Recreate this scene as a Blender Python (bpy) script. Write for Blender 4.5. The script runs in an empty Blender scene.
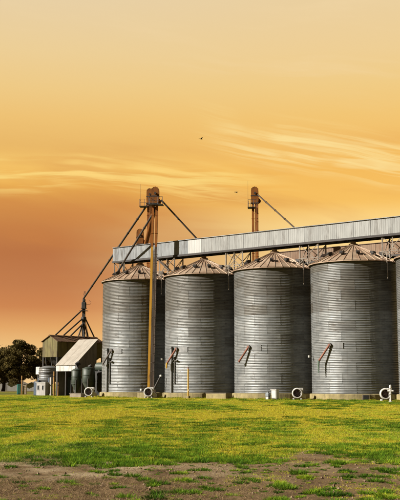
import bpy, bmesh, math, random
import numpy as np
from mathutils import Vector, Matrix, Euler

random.seed(7)
rng = np.random.default_rng(11)
PI = math.pi
scene = bpy.context.scene
COL = scene.collection


def lin(r, g, b):
    """8-bit display colour to linear"""
    def f(c):
        c /= 255.0
        return c / 12.92 if c <= 0.04045 else ((c + 0.055) / 1.055) ** 2.4
    return (f(r), f(g), f(b), 1.0)


# ------------------------------------------------------------------ camera
CAM_H = 1.69
cam_data = bpy.data.cameras.new('camera')
cam = bpy.data.objects.new('camera', cam_data)
COL.objects.link(cam)
cam.location = (0, 0, CAM_H)
cam.rotation_euler = (PI / 2 + math.atan(0.133), 0, 0)
cam_data.sensor_fit = 'HORIZONTAL'
cam_data.sensor_width = 36
cam_data.lens = 90
cam_data.clip_start = 0.5
cam_data.clip_end = 8000
scene.camera = cam

# ------------------------------------------------------------------ sun and sky
SUN_AZ = math.radians(74)          # to the left of straight behind the camera
SUN_EL = math.radians(31)
to_sun = Vector((-math.sin(SUN_AZ) * math.cos(SUN_EL), -math.cos(SUN_AZ) * math.cos(SUN_EL), math.sin(SUN_EL)))
sd = bpy.data.lights.new('sun', 'SUN')
sd.energy = 5.0
sd.angle = math.radians(0.6)
sd.color = (1.0, 0.94, 0.84)
sun = bpy.data.objects.new('sun', sd)
COL.objects.link(sun)
sun.rotation_euler = to_sun.to_track_quat('Z', 'Y').to_euler()
sun.location = to_sun * 200

world = bpy.data.worlds.new('World')
scene.world = world
world.use_nodes = True


class NT:
    """small node-tree helper"""
    def __init__(self, tree):
        self.t = tree
        tree.nodes.clear()

    def n(self, typ, **kw):
        nd = self.t.nodes.new(typ)
        for k, v in kw.items():
            setattr(nd, k, v)
        return nd

    def link(self, a, b):
        self.t.links.new(a, b)

    def put(self, sock, v):
        if hasattr(v, 'is_linked') or isinstance(v, bpy.types.NodeSocket):
            self.link(v, sock)
        else:
            sock.default_value = v

    def math(self, op, a, b=0.0, c=0.0, clamp=False):
        nd = self.n('ShaderNodeMath', operation=op, use_clamp=clamp)
        for i, v in enumerate((a, b, c)):
            self.put(nd.inputs[i], v)
        return nd.outputs[0]

    def mix(self, fac, a, b, mode='MIX'):
        nd = self.n('ShaderNodeMix', data_type='RGBA', blend_type=mode, clamp_factor=True)
        self.put(nd.inputs[0], fac)
        self.put(nd.inputs[6], a)
        self.put(nd.inputs[7], b)
        return nd.outputs[2]

    def ramp(self, fac, stops, interp='LINEAR'):
        nd = self.n('ShaderNodeValToRGB')
        cr = nd.color_ramp
        cr.interpolation = interp
        while len(cr.elements) < len(stops):
            cr.elements.new(0.5)
        for e, (p, c) in zip(cr.elements, stops):
            e.position = p
            e.color = c if len(c) == 4 else (*c, 1)
        self.put(nd.inputs[0], fac)
        return nd.outputs[0]

    def maprange(self, v, a, b, c=0.0, d=1.0, smooth=False):
        nd = self.n('ShaderNodeMapRange', interpolation_type='SMOOTHSTEP' if smooth else 'LINEAR', clamp=True)
        for i, x in enumerate((v, a, b, c, d)):
            self.put(nd.inputs[i], x)
        return nd.outputs[0]

    def noise(self, vec, scale, detail=4.0, rough=0.55, dist=0.0, out=0):
        nd = self.n('ShaderNodeTexNoise')
        self.put(nd.inputs['Vector'], vec)
        nd.inputs['Scale'].default_value = scale
        nd.inputs['Detail'].default_value = detail
        nd.inputs['Roughness'].default_value = rough
        nd.inputs['Distortion'].default_value = dist
        return nd.outputs[out]

    def comb(self, x, y, z):
        nd = self.n('ShaderNodeCombineXYZ')
        for i, v in enumerate((x, y, z)):
            self.put(nd.inputs[i], v)
        return nd.outputs[0]


def build_sky():
    N = NT(world.node_tree)
    tc = N.n('ShaderNodeTexCoord')
    sep = N.n('ShaderNodeSeparateXYZ')
    N.link(tc.outputs['Generated'], sep.inputs[0])
    x, y, z = sep.outputs
    el = N.math('MAXIMUM', z, 0.0)                       # sine of the elevation
    # left (smoky orange) and right (clear yellow) evening sky by elevation
    left = N.ramp(el, [(0.0, lin(244, 202, 142)), (0.035, lin(240, 192, 126)), (0.055, lin(228, 166, 100)), (0.075, lin(206, 132, 76)),
                       (0.098, lin(194, 122, 70)), (0.127, lin(187, 113, 59)), (0.152, lin(198, 125, 61)), (0.175, lin(214, 144, 66)),
                       (0.195, lin(238, 176, 76)), (0.210, lin(245, 193, 96)), (0.230, lin(235, 184, 98)), (0.258, lin(240, 194, 112)), (0.285, lin(240, 202, 130)),
                       (0.32, lin(238, 207, 148)), (0.37, lin(233, 208, 164)),
                       (0.50, lin(146, 132, 112)), (0.75, lin(84, 82, 84)), (1.0, lin(62, 67, 78))])
    right = N.ramp(el, [(0.0, lin(252, 216, 160)), (0.06, lin(252, 212, 148)), (0.12, lin(254, 218, 144)),
                        (0.155, lin(255, 218, 138)), (0.178, lin(249, 193, 92)), (0.21, lin(246, 187, 86)), (0.235, lin(245, 191, 98)),
                        (0.262, lin(244, 198, 112)), (0.29, lin(242, 204, 130)), (0.32, lin(240, 207, 146)), (0.37, lin(236, 208, 158)),
                        (0.50, lin(146, 132, 112)), (0.75, lin(84, 82, 84)), (1.0, lin(62, 67, 78))])
    warp = N.noise(N.comb(N.math('MULTIPLY', x, 5.0), N.math('MULTIPLY', y, 3.0), N.math('MULTIPLY', z, 22.0)), 1.0, 4, 0.5)
    xs = N.math('ADD', x, N.math('MULTIPLY', N.math('SUBTRACT', warp, 0.5), 0.11))
    fac = N.maprange(xs, -0.155, 0.16, 0, 1, True)
    sky = N.mix(fac, left, right)
    # broad soft smoke banks
    zb = N.math('ADD', N.math('MULTIPLY', z, 30.0), N.math('MULTIPLY', x, 3.5))
    bank = N.noise(N.comb(N.math('MULTIPLY', x, 5.0), N.math('MULTIPLY', y, 4.0), zb), 1.0, 5, 0.5, 0.3)
    bm = N.maprange(bank, 0.45, 0.72, 0, 1, True)
    low = N.math('MULTIPLY', N.maprange(el, 0.05, 0.12, 0, 1, True), N.maprange(el, 0.26, 0.2, 0, 1, True))
    sky = N.mix(N.math('MULTIPLY', N.math('MULTIPLY', bm, low), 0.40), sky, lin(206, 128, 58))
    # cirrus: bright streaks drawn out along the wind, each sheet sharp on one side and feathered on the other
    def cirrus(sx, sz, shear, seed, lo, hi, e0, e1, e2, e3, x0, x1, col, amt, sky, bend=0.0, wob=0.03):
        w = N.noise(N.comb(N.math('MULTIPLY', x, 5.0), seed, N.math('MULTIPLY', z, 6.0)), 1.0, 3)
        zz = N.math('ADD', N.math('ADD', z, N.math('MULTIPLY', x, shear)), N.math('MULTIPLY', N.math('SUBTRACT', w, 0.5), wob))
        zz = N.math('ADD', zz, N.math('MULTIPLY', N.math('MULTIPLY', x, x), bend))
        v = N.comb(N.math('MULTIPLY', x, sx), seed, N.math('MULTIPLY', zz, sz))
        c = N.noise(v, 1.0, 6, 0.55, 0.2)
        m = N.maprange(c, lo, hi, 0, 1, True)
        patch = N.maprange(N.noise(N.comb(N.math('MULTIPLY', x, 9.0), seed + 4.0, N.math('MULTIPLY', zz, 14.0)), 1.0, 3), 0.34, 0.56, 0.0, 1, True)
        band = N.math('MULTIPLY', N.maprange(zz, e0, e1, 0, 1, True), N.maprange(zz, e3, e2, 0, 1, True))
        side = N.maprange(x, x0, x1, 0, 1, True)
        f = N.math('MULTIPLY', N.math('MULTIPLY', m, band), N.math('MULTIPLY', N.math('MULTIPLY', patch, side), amt))
        return N.mix(f, sky, col)
    sky = cirrus(6.0, 110.0, 0.06, 3.7, 0.44, 0.58, 0.178, 0.196, 0.208, 0.226, 0.12, -0.02, lin(255, 222, 128), 0.72, sky, 0.25)
    sky = cirrus(9.0, 170.0, 0.16, 21.3, 0.42, 0.62, 0.170, 0.190, 0.205, 0.222, 0.10, -0.02, lin(255, 214, 120), 0.7, sky, 0.3)
    sky = cirrus(4.0, 100.0, 0.21, 9.2, 0.44, 0.58, 0.222, 0.238, 0.256, 0.276, -0.01, 0.07, lin(255, 230, 158), 0.72, sky, -0.10, 0.02)
    sky = cirrus(7.0, 190.0, 0.24, 33.4, 0.44, 0.64, 0.222, 0.238, 0.262, 0.285, -0.02, 0.06, lin(255, 226, 150), 0.6, sky, -0.15, 0.02)
    sky = cirrus(5.0, 60.0, 0.10, 15.1, 0.48, 0.75, 0.27, 0.31, 0.36, 0.44, -1.0, -0.9, lin(246, 218, 168), 0.3, sky)
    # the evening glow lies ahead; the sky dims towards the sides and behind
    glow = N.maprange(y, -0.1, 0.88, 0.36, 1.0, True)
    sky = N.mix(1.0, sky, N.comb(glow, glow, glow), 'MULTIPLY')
    # the physical sky adds a little of its own light on top
    nish = N.n('ShaderNodeTexSky', sky_type='NISHITA')
    nish.sun_disc = False
    nish.sun_elevation = SUN_EL
    nish.sun_rotation = math.atan2(to_sun.x, to_sun.y)
    nish.dust_density = 3.0
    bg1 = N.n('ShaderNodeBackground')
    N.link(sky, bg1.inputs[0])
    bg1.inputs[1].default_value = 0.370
    bg2 = N.n('ShaderNodeBackground')
    N.link(nish.outputs[0], bg2.inputs[0])
    bg2.inputs[1].default_value = 0.002
    add = N.n('ShaderNodeAddShader')
    N.link(bg1.outputs[0], add.inputs[0])
    N.link(bg2.outputs[0], add.inputs[1])
    out = N.n('ShaderNodeOutputWorld')
    N.link(add.outputs[0], out.inputs[0])


build_sky()
scene.view_settings.view_transform = 'Standard'
scene.view_settings.look = 'None'
scene.view_settings.exposure = 1.4
scene.view_settings.gamma = 1.0
scene.view_settings.use_curve_mapping = False
scene.render.engine = 'CYCLES'
scene.cycles.max_bounces = 6
scene.cycles.use_denoising = True


# ------------------------------------------------------------------ materials
ALB = 0.53            # overall reflectance level of the weathered materials


def pmat(name, c1, c2, rough=0.6, metal=0.0, scale=1.5, stretch=(1, 1, 1), rand=0.0, bump=0.0, bscale=20.0,
         rust=None, rust_scale=1.2, rust_lo=0.55, rust_hi=0.7, rust_stretch=(1, 1, 0.35), spec=0.35, lo=0.35, hi=0.65, keep=None, run=0.0):
    if keep is None:
        c1, c2 = tuple(v * ALB for v in c1), tuple(v * ALB for v in c2)
        rust = tuple(v * ALB for v in rust) if rust else None
    m = bpy.data.materials.new(name)
    m.use_nodes = True
    N = NT(m.node_tree)
    geo = N.n('ShaderNodeNewGeometry')
    mp = N.n('ShaderNodeMapping')
    N.link(geo.outputs['Position'], mp.inputs[0])
    mp.inputs['Scale'].default_value = stretch
    oi = N.n('ShaderNodeObjectInfo')
    shift = N.n('ShaderNodeVectorMath', operation='ADD')
    N.link(mp.outputs[0], shift.inputs[0])
    r100 = N.math('MULTIPLY', oi.outputs['Random'], 40.0 if rand else 0.0)
    N.link(N.comb(r100, r100, r100), shift.inputs[1])
    f = N.maprange(N.noise(shift.outputs[0], scale, 6, 0.62), lo, hi)
    col = N.mix(f, (*c1, 1), (*c2, 1))
    if rand:
        v = N.maprange(oi.outputs['Random'], 0, 1, 1 - rand, 1 + rand)
        col = N.mix(1.0, col, N.comb(v, v, v), 'MULTIPLY')
    rg = rough
    if rust:
        mp2 = N.n('ShaderNodeMapping')
        N.link(geo.outputs['Position'], mp2.inputs[0])
        mp2.inputs['Scale'].default_value = rust_stretch
        rf = N.maprange(N.noise(mp2.outputs[0], rust_scale, 7, 0.65, 0.3), rust_lo, rust_hi)
        col = N.mix(rf, col, (*rust, 1))
        rg = N.maprange(rf, 0, 1, rough, 0.85)
    if run:                                 # dirt and rust runs down the metal
        mp3 = N.n('ShaderNodeMapping')
        N.link(geo.outputs['Position'], mp3.inputs[0])
        mp3.inputs['Scale'].default_value = (3.2, 3.2, 0.16)
        nf = N.maprange(N.noise(mp3.outputs[0], 1.0, 6, 0.7), 0.52, 0.74)
        col = N.mix(N.math('MULTIPLY', nf, run), col, (0.055, 0.036, 0.022, 1))
    b = N.n('ShaderNodeBsdfPrincipled')
    N.link(col, b.inputs['Base Color'])
    N.put(b.inputs['Roughness'], rg)
    b.inputs['Metallic'].default_value = metal
    b.inputs['Specular IOR Level'].default_value = spec
    if bump:
        bn = N.n('ShaderNodeBump')
        bn.inputs['Strength'].default_value = bump
        bn.inputs['Distance'].default_value = 0.02
        N.link(N.noise(geo.outputs['Position'], bscale, 5, 0.6), bn.inputs['Height'])
        N.link(bn.outputs[0], b.inputs['Normal'])
    o = N.n('ShaderNodeOutputMaterial')
    N.link(b.outputs[0], o.inputs[0])
    return m


M = {}
M['sheet_low'] = pmat('galvanised_sheet', (0.172, 0.181, 0.181), (0.30, 0.307, 0.30), 0.48, 0.25, 0.8, (1, 1, 3.5), 0.045,
                      rust=(0.125, 0.105, 0.085), rust_scale=1.6, rust_lo=0.55, rust_hi=0.78, rust_stretch=(1.0, 1.0, 3.5), run=0.32)
M['sheet_mid'] = pmat('weathered_sheet', (0.130, 0.130, 0.124), (0.212, 0.212, 0.20), 0.5, 0.25, 0.8, (1, 1, 3.5), 0.05,
                      rust=(0.105, 0.082, 0.06), rust_scale=1.6, rust_lo=0.55, rust_hi=0.75, rust_stretch=(1.0, 1.0, 3.5), run=0.32)
M['sheet_high'] = pmat('browned_sheet', (0.092, 0.086, 0.074), (0.152, 0.144, 0.124), 0.52, 0.22, 0.9, (1, 1, 3.5), 0.05,
                       rust=(0.085, 0.062, 0.043), rust_scale=1.5, rust_lo=0.52, rust_hi=0.75, rust_stretch=(1.0, 1.0, 3.5), run=0.32)
M['roof_sheet'] = pmat('roof_sheet_steel', (0.37, 0.26, 0.17), (0.53, 0.385, 0.265), 0.55, 0.2, 1.3, (1, 1, 1), 0.14,
                       rust=(0.24, 0.12, 0.062), rust_scale=0.9, rust_lo=0.46, rust_hi=0.72, rust_stretch=(1, 1, 1))
M['concrete'] = pmat('plinth_concrete', (0.28, 0.225, 0.10), (0.41, 0.335, 0.155), 0.9, 0, 1.4, (1, 1, 1.5), 0.06, 0.5, 9,
                     rust=(0.15, 0.12, 0.06), rust_scale=1.1, rust_lo=0.52, rust_hi=0.75, run=0.6)
M['old_concrete'] = pmat('old_concrete', (0.24, 0.20, 0.15), (0.36, 0.30, 0.22), 0.9, 0, 1.8, (1, 1, 1), 0.0, 0.5, 9)
M['panel'] = pmat('gallery_panel_steel', (0.255, 0.258, 0.245), (0.335, 0.337, 0.32), 0.55, 0.15, 0.9, (2.5, 2.5, 0.5), 0.10,
                  rust=(0.17, 0.155, 0.14), rust_scale=1.3, rust_lo=0.50, rust_hi=0.78, rust_stretch=(1.8, 1.8, 0.35))
M['panel_dark'] = pmat('gallery_panel_old', (0.20, 0.215, 0.225), (0.29, 0.30, 0.305), 0.6, 0.15, 0.9, (2.5, 2.5, 0.5), 0.10,
                       rust=(0.12, 0.11, 0.10), rust_scale=1.3, rust_lo=0.48, rust_hi=0.74, rust_stretch=(1.8, 1.8, 0.35))
M['panel_white'] = pmat('gallery_panel_white', (0.47, 0.47, 0.45), (0.55, 0.55, 0.53), 0.5, 0, 1.2, (2, 2, 0.5))
M['panel_rust'] = pmat('gallery_panel_rust', (0.23, 0.145, 0.09), (0.32, 0.21, 0.135), 0.75, 0.1, 0.9, (2.5, 2.5, 0.5), 0.12,
                       rust=(0.19, 0.095, 0.05), rust_scale=1.0, rust_lo=0.48, rust_hi=0.7)
M['girder'] = pmat('dark_girder', (0.035, 0.03, 0.028), (0.06, 0.05, 0.045), 0.7, 0.1, 2)
M['lattice'] = pmat('lattice_steel', (0.17, 0.14, 0.11), (0.28, 0.235, 0.18), 0.6, 0.2, 2, rust=(0.16, 0.085, 0.045))
M['dark_steel'] = pmat('dark_steel', (0.03, 0.028, 0.026), (0.06, 0.052, 0.045), 0.6, 0.2, 2, rust=(0.10, 0.05, 0.03))
M['spout'] = pmat('spout_steel', (0.045, 0.038, 0.032), (0.085, 0.07, 0.055), 0.6, 0.2, 2, rust=(0.13, 0.06, 0.03))
M['rust_spout'] = pmat('rusty_spout', (0.26, 0.10, 0.045), (0.36, 0.16, 0.07), 0.8, 0.05, 3, rust=(0.14, 0.055, 0.03))
M['chute'] = pmat('chute_red_oxide', (0.24, 0.085, 0.05), (0.34, 0.13, 0.075), 0.75, 0, 3, rust=(0.12, 0.05, 0.03))
M['chute_grey'] = pmat('chute_grey', (0.10, 0.085, 0.075), (0.18, 0.15, 0.13), 0.75, 0, 3, rust=(0.12, 0.06, 0.04))
M['yellow'] = pmat('yellow_trunk', (0.56, 0.28, 0.022), (0.68, 0.36, 0.03), 0.55, 0, 1.0, (1, 1, 0.5), 0, rust=(0.20, 0.09, 0.025), rust_lo=0.57)
M['ochre'] = pmat('ochre_trunk', (0.045, 0.028, 0.015), (0.085, 0.05, 0.022), 0.65, 0, 1.2, (1, 1, 0.5), 0, rust=(0.05, 0.028, 0.016))
M['orange'] = pmat('orange_trunk', (0.28, 0.095, 0.018), (0.42, 0.15, 0.026), 0.6, 0, 1.0, (1, 1, 0.5), 0, rust=(0.17, 0.055, 0.015), rust_lo=0.47, spec=0.15)
M['brown'] = pmat('brown_trunk', (0.22, 0.078, 0.012), (0.36, 0.125, 0.018), 0.75, 0, 1.6, (1, 1, 0.7), 0, rust=(0.12, 0.042, 0.012), rust_lo=0.46, spec=0.15)
M['white'] = pmat('white_paint', (0.32, 0.31, 0.29), (0.41, 0.40, 0.38), 0.5, 0, 2, rust=(0.16, 0.12, 0.085), rust_lo=0.50, rust_hi=0.78, rust_scale=2.5, keep=True, run=0.3)
M['fan_in'] = pmat('fan_inlet_red', (0.10, 0.022, 0.014), (0.17, 0.04, 0.024), 0.6, 0, 3)
M['pole_yellow'] = pmat('pole_yellow', (0.70, 0.38, 0.03), (0.82, 0.48, 0.05), 0.6, 0, 3)
M['green_sheet'] = pmat('green_sheet', (0.125, 0.102, 0.024), (0.20, 0.160, 0.040), 0.7, 0, 1.2, (2, 2, 0.5), 0.12, rust=(0.095, 0.06, 0.024), rust_lo=0.48)
M['rust_roof'] = pmat('rusty_roof', (0.155, 0.075, 0.034), (0.235, 0.125, 0.055), 0.8, 0, 1.2, (1, 1, 1), 0.14, rust=(0.09, 0.04, 0.02), rust_lo=0.48)
M['white_roof'] = pmat('white_roof', (0.38, 0.335, 0.275), (0.48, 0.43, 0.36), 0.6, 0, 1.0, (1, 1, 1), 0.05, rust=(0.28, 0.22, 0.165), rust_lo=0.54, rust_hi=0.8)
M['grey_wall'] = pmat('grey_wall', (0.20, 0.18, 0.16), (0.30, 0.27, 0.24), 0.8, 0, 1.2, (2, 2, 0.5), 0.08, rust=(0.14, 0.11, 0.09))
M['tank'] = pmat('tank_steel', (0.22, 0.225, 0.225), (0.32, 0.32, 0.315), 0.5, 0.3, 1.3, (1, 1, 2), 0.1, rust=(0.15, 0.12, 0.09))
M['blue'] = pmat('blue_panel', (0.045, 0.07, 0.11), (0.075, 0.105, 0.15), 0.7, 0, 2)
M['green_tank'] = pmat('green_tank', (0.035, 0.05, 0.036), (0.065, 0.08, 0.055), 0.55, 0, 1.4, (1, 1, 0.5), 0, rust=(0.055, 0.04, 0.024))
M['dark_panel'] = pmat('dark_panel', (0.022, 0.022, 0.021), (0.045, 0.042, 0.038), 0.75, 0, 1.5)
M['window_dark'] = pmat('window_dark', (0.015, 0.02, 0.025), (0.03, 0.035, 0.04), 0.15, 0, 2, spec=0.5)
M['wood'] = pmat('post_wood', (0.34, 0.17, 0.05), (0.50, 0.27, 0.08), 0.85, 0, 3, (6, 6, 0.7), 0.1, 0.4, 30)
M['turquoise'] = pmat('turquoise_paint', (0.05, 0.27, 0.26), (0.08, 0.36, 0.33), 0.5, 0, 3)
M['beige'] = pmat('beige_board', (0.45, 0.36, 0.25), (0.56, 0.46, 0.33), 0.7, 0, 3)
M['lime_wall'] = pmat('limewash', (0.36, 0.34, 0.315), (0.47, 0.445, 0.415), 0.85, 0, 1, run=0.35)
M['bark'] = pmat('bark', (0.035, 0.027, 0.02), (0.06, 0.046, 0.034), 0.9, 0, 5, (3, 3, 0.6))
M['black_bird'] = pmat('bird_feather', (0.02, 0.018, 0.016), (0.04, 0.034, 0.03), 0.8, 0, 8)
M['grey_paint'] = pmat('grey_paint', (0.22, 0.25, 0.27), (0.32, 0.35, 0.37), 0.5, 0, 3)
M['track'] = pmat('track_dirt', (0.34, 0.26, 0.18), (0.46, 0.37, 0.26), 0.95, 0, 0.8, bump=0.4)
M['green_sleeve'] = pmat('green_sleeve', (0.10, 0.15, 0.11), (0.16, 0.22, 0.16), 0.7, 0, 4)


# ------------------------------------------------------------------ helpers
ROT = math.atan2(-6.06, 7.824)                 # the silo row: u runs along it to the right, v away from the camera
O2 = Vector((-7.367, 122.27))
UX = Vector((math.cos(ROT), math.sin(ROT)))
VX = Vector((-UX.y, UX.x))
SP = 9.896


def W(u, v, z=0.0):
    p = O2 + UX * u + VX * v
    return Vector((p.x, p.y, z))


def tag(o, label=None, cat=None, group=None, kind=None):
    if label: o['label'] = label
    if cat: o['category'] = cat
    if group: o['group'] = group
    if kind: o['kind'] = kind
    return o


class MB:
    """collects shapes for ONE mesh; coordinates are site (u, v, z), the base is taken off on build"""
    def __init__(self):
        self.v, self.f, self.s = [], [], []

    def add(self, vs, fs, smooth=False):
        o = len(self.v)
        self.v += [tuple(p) for p in vs]
        self.f += [tuple(i + o for i in q) for q in fs]
        self.s += [smooth] * len(fs)
        return self

    def box(self, a, b, mat=None):
        (x0, y0, z0), (x1, y1, z1) = a, b
        vs = [(x0, y0, z0), (x1, y0, z0), (x1, y1, z0), (x0, y1, z0), (x0, y0, z1), (x1, y0, z1), (x1, y1, z1), (x0, y1, z1)]
        if mat is not None:
            vs = [mat @ Vector(p) for p in vs]
        return self.add(vs, [(3, 2, 1, 0), (4, 5, 6, 7), (0, 1, 5, 4), (1, 2, 6, 5), (2, 3, 7, 6), (3, 0, 4, 7)])

    def cbox(self, c, s, rz=0.0, ch=0.0):
        """centred box, its vertical edges and rims chamfered by ch"""
        sx, sy, sz = s[0] / 2, s[1] / 2, s[2] / 2
        mt = Matrix.Translation(Vector(c)) @ Matrix.Rotation(rz, 4, 'Z')
        if not ch:
            return self.box((-sx, -sy, -sz), (sx, sy, sz), mt)
        def ring(k, z):
            a, b = sx - k, sy - k
            return [(-a + ch, -b, z), (a - ch, -b, z), (a, -b + ch, z), (a, b - ch, z), (a - ch, b, z), (-a + ch, b, z), (-a, b - ch, z), (-a, -b + ch, z)]
        vs = ring(ch, -sz) + ring(0, -sz + ch) + ring(0, sz - ch) + ring(ch, sz)
        fs = [tuple(range(7, -1, -1)), tuple(range(24, 32))]
        for r in range(3):
            for i in range(8):
                j = (i + 1) % 8
                fs.append((r * 8 + i, r * 8 + j, r * 8 + 8 + j, r * 8 + 8 + i))
        return self.add([mt @ Vector(p) for p in vs], fs)

    def tube(self, pts, r, n=10, cap=True, smooth=True):
        pts = [Vector(p) for p in pts]
        rs = r if isinstance(r, (list, tuple)) else [r] * len(pts)
        vs, fs = [], []
        for i, p in enumerate(pts):
            if i == 0: t = pts[1] - p
            elif i == len(pts) - 1: t = p - pts[i - 1]
            else: t = (pts[i + 1] - p).normalized() + (p - pts[i - 1]).normalized()
            t.normalize()
            a = t.cross(Vector((0, 0, 1)) if abs(t.z) < 0.95 else Vector((1, 0, 0))).normalized()
            b = t.cross(a)
            for k in range(n):
                w = 2 * PI * k / n
                vs.append(p + (a * math.cos(w) + b * math.sin(w)) * rs[i])
        for i in range(len(pts) - 1):
            for k in range(n):
                j = (k + 1) % n
                fs.append((i * n + k, i * n + j, i * n + n + j, i * n + n + k))
        self.add(vs, fs, smooth)
        if cap:
            self.add(vs[:n], [tuple(range(n))])
            self.add(vs[-n:], [tuple(range(n - 1, -1, -1))])
        return self

    def bar(self, a, b, w, h=None):
        """square bar from a to b"""
        a, b = Vector(a), Vector(b)
        h = h or w
        t = (b - a).normalized()
        x = t.cross(Vector((0, 0, 1)) if abs(t.z) < 0.95 else Vector((0, 1, 0))).normalized()
        y = t.cross(x)
        q = [(-w / 2, -h / 2), (w / 2, -h / 2), (w / 2, h / 2), (-w / 2, h / 2)]
        vs = [a + x * i + y * j for i, j in q] + [b + x * i + y * j for i, j in q]
        return self.add(vs, [(0, 1, 2, 3), (7, 6, 5, 4), (0, 4, 5, 1), (1, 5, 6, 2), (2, 6, 7, 3), (3, 7, 4, 0)])

    def lathe(self, prof, n=32, c=(0, 0, 0), smooth=False, axis='Z', a0=0.0, a1=2 * PI):
        full = abs(a1 - a0 - 2 * PI) < 1e-6
        m = n if full else n + 1
        vs, fs = [], []
        for r, z in prof:
            for k in range(m):
                w = a0 + (a1 - a0) * k / n
                p = (r * math.cos(w), r * math.sin(w), z)
                if axis == 'Y': p = (p[0], p[2], p[1])
                vs.append((c[0] + p[0], c[1] + p[1], c[2] + p[2]))
        for i in range(len(prof) - 1):
            for k in range(n):
                j = (k + 1) % m
                fs.append((i * m + k, i * m + j, i * m + m + j, i * m + m + k))
        return self.add(vs, fs, smooth)

    def prism(self, poly, axis, d0, d1):
        """2-D polygon pushed along an axis ('u': poly is (v,z); 'v': poly is (u,z))"""
        n = len(poly)
        if axis == 'u': vs = [(d0, a, b) for a, b in poly] + [(d1, a, b) for a, b in poly]
        else: vs = [(a, d0, b) for a, b in poly] + [(a, d1, b) for a, b in poly]
        fs = [tuple(range(n - 1, -1, -1)), tuple(range(n, 2 * n))]
        for i in range(n):
            j = (i + 1) % n
            fs.append((i, j, n + j, n + i))
        return self.add(vs, fs)

    def mesh(self, name, base=(0, 0, 0)):
        me = bpy.data.meshes.new(name)
        me.from_pydata([(p[0] - base[0], p[1] - base[1], p[2] - base[2]) for p in self.v], [], self.f)
        me.polygons.foreach_set('use_smooth', self.s)
        bm = bmesh.new(); bm.from_mesh(me)
        bmesh.ops.recalc_face_normals(bm, faces=bm.faces)
        bm.to_mesh(me); bm.free()
        me.update()
        return me


def obj(name, me, mat=None, parent=None, loc=(0, 0, 0), rot=(0, 0, 0)):
    if isinstance(mat, str): mat = M[mat]
    if mat is not None and not me.materials:
        me.materials.append(mat)
    o = bpy.data.objects.new(name, me)
    COL.objects.link(o)
    o.parent = parent
    o.location = loc
    o.rotation_euler = rot
    if mat is not None and me.materials[0] != mat:
        o.material_slots[0].link = 'OBJECT'
        o.material_slots[0].material = mat
    return o


def thing(name, label, cat, base, group=None, rz=0.0, tilt=(0, 0)):
    """an Empty at the thing's base, turned with the site"""
    o = bpy.data.objects.new(name, None)
    COL.objects.link(o)
    o.empty_display_size = 0.3
    o.location = W(*base)
    o.rotation_euler = (tilt[0], tilt[1], ROT + rz)
    o['base'] = base
    return tag(o, label, cat, group)


def part(name, mb, mat, root, under=None):
    """a part whose shapes were given in site coordinates"""
    return obj(name, mb.mesh(name, tuple(root['base'])), mat, under or root)


# ------------------------------------------------------------------ noise for the field
def vnoise(x, y, seed=0):
    xi, yi = np.floor(x).astype(np.int64), np.floor(y).astype(np.int64)
    xf, yf = x - xi, y - yi
    sx, sy = xf * xf * (3 - 2 * xf), yf * yf * (3 - 2 * yf)
    def h(a, b):
        n = (a * 374761393 + b * 668265263 + seed * 982451653) & 0xffffffff
        n = ((n ^ (n >> 13)) * 1274126177) & 0xffffffff
        return ((n ^ (n >> 16)) & 0xffff) / 65535.0
    a, b, c, d = h(xi, yi), h(xi + 1, yi), h(xi, yi + 1), h(xi + 1, yi + 1)
    return (a * (1 - sx) + b * sx) * (1 - sy) + (c * (1 - sx) + d * sx) * sy


def fbm(x, y, seed=0, o=4):
    s, a, t = 0, 0.5, 0
    for k in range(o):
        s = s + a * vnoise(x * 2 ** k, y * 2 ** k, seed + k * 17)
        t += a
        a *= 0.5
    return s / t


def sstep(a, b, x):
    t = np.clip((x - a) / (b - a), 0, 1)
    return t * t * (3 - 2 * t)


def cover(x, y):
    """1 where the sward is closed, 0 on the bare strip in front"""
    edge = 23.3 + 0.20 * x + (fbm(x * 0.35, y * 0.12, 5) - 0.5) * 8.0
    return sstep(-1.2, 1.0, y - edge + (fbm(x * 1.5, y * 0.8, 9) - 0.5) * 5.0 + (fbm(x * 5.0, y * 2.5, 10) - 0.5) * 2.0)


def greenness(x, y):
    """0 = ripe yellow, 1 = deep green"""
    near = sstep(44, 25, y) * 0.27
    lft = sstep(0.0, -0.2, x / (y + 1)) * 0.16
    n = fbm(x * 0.20, y * 0.055, 21) * 0.45 + fbm(x * 1.3, y * 0.40, 31) * 0.55
    return np.clip(near + lft + (n - 0.5) * 2.3 + 0.16, 0, 1)


def pale_soil(x, y):
    """dry crusted band of lighter earth along the edge of the sward"""
    yy = y + (fbm(x * 0.5, y * 0.3, 15) - 0.5) * 3.0
    return sstep(17.4, 18.6, yy) * (0.35 + 0.65 * sstep(1.5, -1.5, x)) * sstep(0.32, 0.55, fbm(x * 1.3, y * 1.1, 16))


def ground_z(x, y):
    flat = sstep(100, 60, y)
    z = (fbm(x * 0.18, y * 0.10, 41) - 0.5) * 0.10 * flat
    bare = 1 - cover(x, y)
    z = z + ((fbm(x * 3.2, y * 3.2, 51) - 0.5) * 0.075 + (vnoise(x * 0.9, y * 0.9, 55) - 0.5) * 0.05) * bare * sstep(60, 40, y)
    return z


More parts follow.
